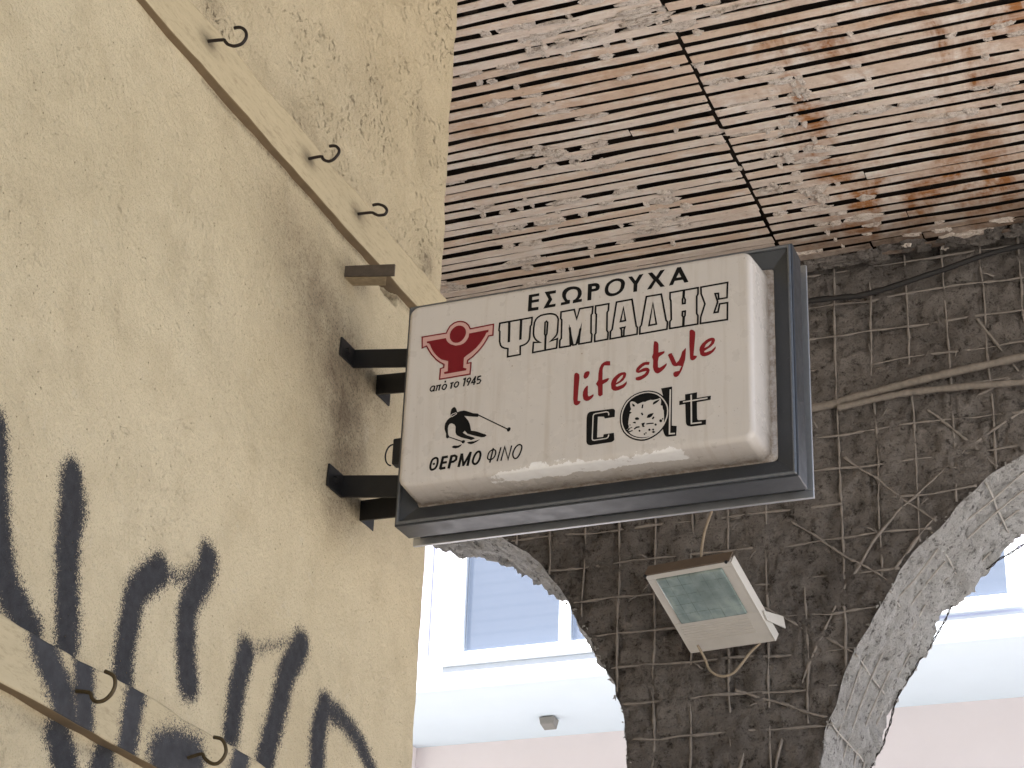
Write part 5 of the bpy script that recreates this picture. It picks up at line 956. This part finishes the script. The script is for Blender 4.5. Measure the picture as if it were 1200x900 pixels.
    lg = merge('logo', [curve_mesh(E_['band'], 0.0006)], MAT['pink'], face)
    lg['label'] = 'red goblet-like emblem with a round head and an outline'
    merge('logo_print', [curve_mesh(E_['fill'], 0.0014), curve_mesh(E_['disc'], 0.0014)]+[ribbon(p, w, c, 0.0014) for p, w, c in E_['line']], MAT['deepred'], lg)
    K = ART['skier']
    lg = merge('logo', [curve_mesh(g, 0.0006) for g in K['fill']]+[ribbon(p, w, c, 0.0007) for p, w, c in K['line']], MAT['black'], face)
    lg['label'] = 'black silhouette of a downhill skier with poles'
    merge('logo_print', [ribbon(p, w, c, 0.0014) for p, w, c in K['goggle']], MAT['cream'], lg)
    K = ART['cat']
    lg = merge('logo', [curve_mesh(g, 0.0006+0.00003*i) for i, g in enumerate(K['black'])], MAT['black'], face)
    lg['label'] = 'black word cat with a kitten face in its round middle letter'
    merge('logo_print', [curve_mesh(g, 0.0014) for g in K['face']]+[ribbon(p, w, c, 0.00145+0.00002*i) for i, (p, w, c) in enumerate(K['light_lines'])], MAT['cream'], lg)
    merge('logo_print', [curve_mesh(g, 0.0022) for g in K['marks']], MAT['black'], lg)
    merge('logo_print', [ribbon(p, w, c, 0.0022+0.00002*i) for i, (p, w, c) in enumerate(K['mark_lines'])], MAT['black'], lg)
    # steel arms
    def arm(y0, y1, z0a, z1a, z0b, z1b, foot):
        mb = MB(); t = 0.004; xe = FX0+0.006
        vs = []
        for x, y, za, zb in ((0.004, y0, z0a, z1a), (xe, y1, z0b, z1b)):
            vs += [(x, y-t, za), (x, y+t, za), (x, y+t, zb), (x, y-t, zb)]
        mb.add(vs, [(0,1,2,3),(4,7,6,5),(0,4,5,1),(1,5,6,2),(2,6,7,3),(3,7,4,0)])
        f0, f1 = (y0-t, y0-t+foot) if foot > 0 else (y0+t+foot, y0+t)
        mb.box((0.0005, f0, z0a), (0.0075, f1, z1a))
        o = mb.build('bracket_arm', MAT['arm'], s, False, 0.0012)
        mb = MB()
        bx = (f0+f1)/2 + (0.012 if foot > 0 else -0.012)*0.6
        zc = (z0a+z1a)/2
        mb.tube([(0.007, bx, zc), (0.016, bx, zc)], 0.009, 6)
        mb.build('bolt', MAT['arm'], o)
    arm(4.285, 4.270, 4.098, 4.152, 4.062, 4.116, -0.085)
    arm(4.437, 4.315, 4.090, 4.150, 4.012, 4.072, 0.080)
    arm(4.278, 4.262, 3.713, 3.775, 3.680, 3.742, -0.085)
    arm(4.395, 4.305, 3.694, 3.752, 3.648, 3.708, 0.080)
    # little clasp with a loop of wire on the side of the box
    mb = MB()
    mb.box((0.160, 4.245, 3.772), (0.192, 4.275, 3.846))
    mb.build('clasp', MAT['arm'], s, False, 0.004)
    mb = MB()
    mb.tube([(0.158+0.020*math.cos(a)-0.004, 4.26, 3.806+0.030*math.sin(a)) for a in np.linspace(1.2, 4.6, 16)], 0.0022, 6)
    mb.build('wire_loop', MAT['arm'], s, True)
sign()

# ------------------------------------------------------------------ rails with hooks
def rail(label, z0, z1, y0, y1, hooks, spray, hookmat, d=0.03):
    t = thing('hook_rail', label, 'hook rail', group='painted hook rails on the stucco wall')
    ys = np.arange(y0, y1+0.001, 0.008)
    prof = [(-0.06, z0+.002)]+[(x, z0) for x in (0.0, 0.007, 0.015, 0.023, d-0.002)]+[(d, z0+0.003)]+[(d, z) for z in np.linspace(z0+0.008, z1-0.008, 16)]+[(d, z1-0.003), (d-0.002, z1), (-0.06, z1)]
    X = np.array([p[0] for p in prof])[:, None].repeat(len(ys), 1); Z = np.array([p[1] for p in prof])[:, None].repeat(len(ys), 1)
    Y = ys[None, :].repeat(len(prof), 0)
    wob = 0.0035*fbm(Y*4, Z*3, 0, 131, 4)
    Zr = Z + wob*(Z < z0+0.05)*1.0 + 0.0045*fbm(Y*6, 0, 2, 133, 4)*(Z > z1-0.02)
    Xr = X + np.where(X > 0.01, 0.0022*fbm(Y*5, Z*12, 0, 135, 3), 0)
    if spray is SPRAY_WALL: spray = []
    me, used = grid_mesh('board', np.stack([Xr, Y, Zr], -1)[:, ::-1])
    Y = Y[:, ::-1]; Z = Z[:, ::-1]
    paint = np.zeros_like(Y)
    for pts, r, s in spray:
        paint = np.maximum(paint, s*1.16*np.exp(-(seg_dist(Y, Z, catmull(pts))/(r*1.62))**1.7))
    soot = np.zeros_like(Y)
    for h in hooks:
        soot += 0.9*np.exp(-((Y-h[0][1])/0.035)**2-((Z-h[0][2])/0.02)**2)
    attr(me, 'paint', paint.reshape(-1)[used]); attr(me, 'soot', np.clip(soot, 0, 1).reshape(-1)[used])
    bo = link('board', me, MAT['rail'], t, True)
    me.materials.append(MAT['rail_under'])
    for p in me.polygons:
        if p.normal.z < -0.7: p.material_index = 1  # downward faces take a darker brown
    for h in hooks:
        mb = MB()
        P = [Vector(h[0])-Vector((0.012, 0, 0))]+[Vector(p) for p in h]
        # smooth the bend
        Q = []
        for i in range(len(P)-1):
            p0, p1, p2, p3 = P[max(i-1, 0)], P[i], P[i+1], P[min(i+2, len(P)-1)]
            for u in (0, .33, .66):
                Q.append(0.5*((2*p1)+(-p0+p2)*u+(2*p0-5*p1+4*p2-p3)*u*u+(-p0+3*p1-3*p2+p3)*u**3))
        Q.append(P[-1])
        mb.tube(Q, 0.0042, 8)
        mb.build('hook', hookmat, t, True)
rail('upper painted rail with three black hooks below the coarse plaster', 4.453, 4.582, 2.5, 4.800, HOOKS[:3], [], MAT['hook'])
rail('lower painted rail with two brown hooks, crossed by spray paint strokes', 2.775, 2.903, 2.5, 4.3, HOOKS[3:], SPRAY_RAIL, MAT['hook_ochre'])

def angle_iron():
    t = thing('angle_iron', 'short dirty angle iron stub poking from wall through the upper rail', 'angle iron')
    mb = MB()
    mb.add([(-.05, 4.196, 4.344), (0.156, 4.190, 4.306), (0.156, 4.196, 4.306), (-.05, 4.202, 4.344), (-.05, 4.196, 4.376), (0.156, 4.190, 4.342), (0.156, 4.196, 4.342), (-.05, 4.202, 4.376)],
           [(0,3,2,1),(4,5,6,7),(0,1,5,4),(1,2,6,5),(2,3,7,6),(3,0,4,7)])
    mb.build('front_flange', MAT['grime'], t, False, 0.001)
    mb = MB()
    mb.add([(-.05, 4.203, 4.342), (0.130, 4.197, 4.309), (0.105, 4.245, 4.314), (-.05, 4.250, 4.342), (-.05, 4.203, 4.348), (0.130, 4.197, 4.315), (0.105, 4.245, 4.320), (-.05, 4.250, 4.348)],
           [(0,3,2,1),(4,5,6,7),(0,1,5,4),(1,2,6,5),(2,3,7,6),(3,0,4,7)])
    mb.build('lower_flange', MAT['iron_under'], t, False, 0.001)
angle_iron()

# ------------------------------------------------------------------ floodlight
def floodlight():
    t = thing('floodlight', 'white halogen floodlight with greenish glass facing down from the arcade pier', 'floodlight')
    w = Vector((0.364, -0.094, -0.018)).normalized()
    h = Vector((0.080, 0.330, -0.203)); h = (h-w*h.dot(w)).normalized()
    nrm = Vector((-0.168, -0.487, -0.857)); nrm = (nrm-w*nrm.dot(w)-h*nrm.dot(h)).normalized()
    c = Vector((0.192, 6.95, 4.361))
    Mx = Matrix((( w.x, h.x, nrm.x, c.x), (w.y, h.y, nrm.y, c.y), (w.z, h.z, nrm.z, c.z), (0, 0, 0, 1)))
    W, H = 0.187, 0.199
    def put(mb, name, mat, par, smooth=False, bevel=0.0):
        o = mb.build(name, mat, par, smooth, bevel)
        o.matrix_parent_inverse = Matrix()
        o.matrix_local = Mx if par is t else Matrix()
        return o
    # tapered housing behind the face
    mb = MB()
    a = [(-W, -H, -0.012), (W, -H, -0.012), (W, H, -0.012), (-W, H, -0.012)]
    b = [(-W+.02, -H+.012, -0.050), (W-.02, -H+.012, -0.050), (W-.03, H-.03, -0.085), (-W+.03, H-.03, -0.085)]
    mb.add(a+b, [(0,1,2,3),(7,6,5,4),(0,4,5,1),(1,5,6,2),(2,6,7,3),(3,7,4,0)])
    body = put(mb, 'housing', MAT['lamp'], t, False, 0.003)
    # face frame with an opening for the glass; glass occupies the near half
    gx0, gx1, gy0, gy1 = -W+0.037, W-0.043, -H+0.022, H-0.150
    mb = MB()
    mb.box((-W, -H, -0.010), (W, gy0, 0.006)); mb.box((-W, gy1, -0.010), (W, H, 0.006))
    mb.box((-W, gy0+.0005, -0.010), (gx0, gy1-.0005, 0.006)); mb.box((gx1, gy0+.0005, -0.010), (W, gy1-.0005, 0.006))
    for k in range(7):
        y = gy1+0.016+k*0.0125
        mb.box((-W+0.02, y, 0.0062), (W-0.05, y+0.006, 0.0085))
    put(mb, 'face_frame', MAT['lamp'], t, False, 0.0015)
    mb = MB(); mb.box((gx0+.0006, gy0+.0006, -0.009), (gx1-.0006, gy1-.0006, 0.013)); put(mb, 'glass', MAT['lampglass'], t, False, 0.005)
    # end cap towards the viewer painted brown for its shade, side cheek, screws
    mb = MB(); mb.box((-W-0.002, -H-0.008, -0.046), (W+0.002, -H-0.0005, 0.0075)); put(mb, 'end_cap', MAT['lamp_shaded'], t, False, 0.0015)
    for x in (-W+.004, W-.01):
        mb = MB(); mb.tube([(x, -H-0.004, 0.007), (x, -H-0.004, 0.015)], 0.006, 8)
        put(mb, 'screw', MAT['arm'], t)
    mb = MB(); mb.box((W+.0008, -H+.004, -0.034), (W+0.007, H, 0.0075)); put(mb, 'side_cheek', MAT['lamp'], t, False, 0.0015)
    # yoke to the wall
    mb = MB()
    mb.add([(W+.010, 0.06, -0.01), (W+.010, 0.10, 0.0), (W+.014, 0.21, -0.075), (W+.014, 0.17, -0.10), (W+.016, 0.06, -0.01), (W+.016, 0.10, 0.0), (W+.020, 0.21, -0.075), (W+.020, 0.17, -0.10)],
           [(0,1,2,3),(7,6,5,4),(0,4,5,1),(1,5,6,2),(2,6,7,3),(3,7,4,0)])
    put(mb, 'yoke', MAT['lamp'], t, False, 0.001)
    mb = MB()
    mb.tube([(0.24, 7.10, 4.38), (0.24, 7.25, 4.40)], 0.014, 8)
    mb.build('wall_stem', MAT['grime'], t)
    # leads
    def spl(P, n=6):
        P = [Vector(p) for p in P]; Q = []
        for i in range(len(P)-1):
            p0, p1, p2, p3 = P[max(i-1, 0)], P[i], P[i+1], P[min(i+2, len(P)-1)]
            for k in range(n):
                u = k/n
                Q.append(0.5*((2*p1)+(-p0+p2)*u+(2*p0-5*p1+4*p2-p3)*u*u+(-p0+3*p1-3*p2+p3)*u**3))
        return Q+[P[-1]]
    mb = MB()
    mb.tube(spl([(0.105, 7.07, 4.26), (0.124, 7.1, 4.215), (0.145, 7.1, 4.165), (0.185, 7.1, 4.138), (0.232, 7.1, 4.142), (0.268, 7.1, 4.175), (0.30, 7.1, 4.215), (0.345, 7.1, 4.255)]), 0.0052, 8)
    mb.build('loop_cable', MAT['cord'], t, True)
    mb = MB()
    mb.tube(spl([(0.185, 6.86, 4.50), (0.188, 6.86, 4.56), (0.198, 6.87, 4.64), (0.215, 6.90, 4.73), (0.235, 7.0, 4.9), (0.25, 7.2, 5.05)]), 0.0055, 8)
    mb.build('supply_cable', MAT['cord'], t, True)
floodlight()

# ------------------------------------------------------------------ pipes and cable on the arcade wall
def lumpy(name, pts, r, mat, label, cat, lump=0.0, n=10):
    P = [Vector(p) for p in pts]; Q = []
    for i in range(len(P)-1):
        p0, p1, p2, p3 = P[max(i-1, 0)], P[i], P[i+1], P[min(i+2, len(P)-1)]
        for k in range(24):
            u = k/24
            Q.append(0.5*((2*p1)+(-p0+p2)*u+(2*p0-5*p1+4*p2-p3)*u*u+(-p0+3*p1-3*p2+p3)*u**3))
    Q.append(P[-1])
    rs = [r*(1+lump*float(fbm(i*0.35, 0, r*100, 141, 3))) for i in range(len(Q))]
    mb = MB(); mb.tube(Q, rs, n)
    return tag(mb.build(name, mat, None, True), label, cat)
lumpy('conduit', [(-0.2, 7.205, 5.235), (0.558, 7.2, 5.272), (0.713, 7.195, 5.290), (1.07, 7.19, 5.334), (1.406, 7.19, 5.366), (2.4, 7.19, 5.47)], 0.0165, MAT['pipe'], 'upper rising dusty conduit crusted with mortar on the arcade wall', 'pipe', 0.14)
lumpy('conduit', [(0.66, 7.19, 5.252), (0.92, 7.185, 5.274), (1.15, 7.185, 5.268), (1.398, 7.185, 5.251), (2.4, 7.19, 5.19)], 0.0135, MAT['pipe'], 'lower level dusty conduit branching beneath the rising one', 'pipe', 0.14)
lumpy('cable', [(-0.6, 7.17, 5.80), (0.575, 7.15, 5.742), (0.813, 7.15, 5.733), (1.106, 7.15, 5.785), (1.451, 7.15, 5.842), (2.3, 7.16, 5.86)], 0.012, MAT['cable'], 'thick black cable sagging under the ceiling edge', 'cable', 0.12)

# ------------------------------------------------------------------ building across the street
def far_building():
    b = thing('facing_building', 'lilac and pink building across the street seen through the arches', 'building')
    YL, YP, ZS = 13.0, 14.2, 6.31
    wins = [(-3.64, -1.86, 6.53, 8.35), (-1.00, 0.525, 6.55, 8.35), (3.0, 4.8, 6.53, 8.35), (-7.5, -5.7, 6.53, 8.35)]
    xs = sorted({-14.0, 12.0} | {w[0] for w in wins} | {w[1] for w in wins})
    zs = sorted({6.494, 12.5} | {w[2] for w in wins} | {w[3] for w in wins})
    mb = MB()
    for x0, x1 in zip(xs[:-1], xs[1:]):
        for z0, z1 in zip(zs[:-1], zs[1:]):
            if any(w[0]-1e-6 <= x0 and x1 <= w[1]+1e-6 and w[2]-1e-6 <= z0 and z1 <= w[3]+1e-6 for w in wins): continue
            mb.add([(x0, YL, z0), (x1, YL, z0), (x1, YL, z1), (x0, YL, z1)], [(0, 1, 2, 3)])
    mb.build('upper_wall', MAT['lilac'], b)
    mb = MB(); mb.box((-3.90, YL-0.03, 6.495), (-3.84, YL-0.001, 12.5)); mb.build('downpipe', MAT['lilac'], b, False, 0.006)
    mb = MB(); mb.box((-14, YL-0.05, ZS+0.006), (12, YL+0.35, 6.493)); mb.build('slab_band', MAT['white'], b, False, 0.006)
    mb = MB(); mb.box((-14, YL-0.046, ZS-0.10), (12, YP+0.3, ZS+0.004))
    mb = MB(); mb.add([(-14, YL-0.05, ZS), (12, YL-0.05, ZS), (12, YP+.02, ZS), (-14, YP+.02, ZS)], [(0, 3, 2, 1)]); mb.build('slab_soffit', MAT['slabwhite'], b)
    mb = MB(); mb.add([(-14, YP, 0), (12, YP, 0), (12, YP, ZS), (-14, YP, ZS)], [(0, 1, 2, 3)]); mb.build('lower_wall', MAT['pink_wall'], b)
    mb = MB(); mb.box((-4.62, YP-0.10, 0), (-4.46, YP-0.002, ZS-.003)); mb.build('pilaster', MAT['pink_wall'], b, False, 0.004)
    mb = MB(); mb.box((-14, YL+0.01, 12.5), (12, 20, 12.8)); mb.build('roof', MAT['beige'], b)
    mb = MB(); mb.box((-14, 19.6, 0), (12, 19.8, 12.49)); mb.build('rear_wall', MAT['beige'], b)
    for x0, x1, z0, z1 in wins:
        mb = MB(); f = 0.085; ya, yb = YL-0.025, YL+0.06
        mb.box((x0-.01, ya, z0-.012), (x1+.01, yb, z0+f)); mb.box((x0-.01, ya, z1-f), (x1+.01, yb, z1+.01))
        for xa, xb in ((x0-.01, x0+f), (x1-f, x1+.01), ((x0+x1)/2-.045, (x0+x1)/2+.045)):
            mb.box((xa, ya+.003, z0+f+.001), (xb, yb-.003, z1-f-.001))
        w = mb.build('window', MAT['pvc'], b, False, 0.008)
        mb = MB(); mb.box((x0+f-.01, YL+0.015, z0+f-.01), (x1-f+.01, YL+0.021, z1-f+.01)); mb.build('pane', MAT['pane'], w)
        mb = MB(); mb.add([(x0, YL+0.07, z0), (x1, YL+0.07, z0), (x1, YL+0.07, z1), (x0, YL+0.07, z1)], [(0, 1, 2, 3)]); mb.build('roller_shutter', MAT['shutter'], w)
        mb = MB(); mb.box((x0-.06, YL-0.075, z0-.036), (x1+.06, YL-0.0265, z0-.013)); mb.build('sill', MAT['pvc'], w, False, 0.004)
far_building()

def soffit_lamp():
    t = thing('soffit_lamp', 'small grey floodlight under the white slab of the facing building', 'lamp')
    mb = MB()
    x, y, z = -3.15, 13.74, 6.31; q = 0.72
    a = [(x-.085, y-.075, z-.012), (x+.085, y-.075, z-.012), (x+.085, y+.085, z-.012), (x-.085, y+.085, z-.012)]
    c = [(x-.075, y-.06, z-.085), (x+.075, y-.06, z-.085), (x+.07, y+.06, z-.12), (x-.07, y+.06, z-.12)]
    a = [(x+(p[0]-x)*q, y+(p[1]-y)*q, z+(p[2]-z)*q) for p in a]; c = [(x+(p[0]-x)*q, y+(p[1]-y)*q, z+(p[2]-z)*q) for p in c]
    mb.add(a+c, [(3,2,1,0),(4,5,6,7),(0,1,5,4),(1,2,6,5),(2,3,7,6),(3,0,4,7)])
    mb.build('housing', MAT['grey_lamp'], t, False, 0.006)
    mb = MB(); mb.box((x-.04, y-.03, z-.0082), (x+.04, y+.04, z-.0005)); mb.build('mount_plate', MAT['arm'], t)
soffit_lamp()
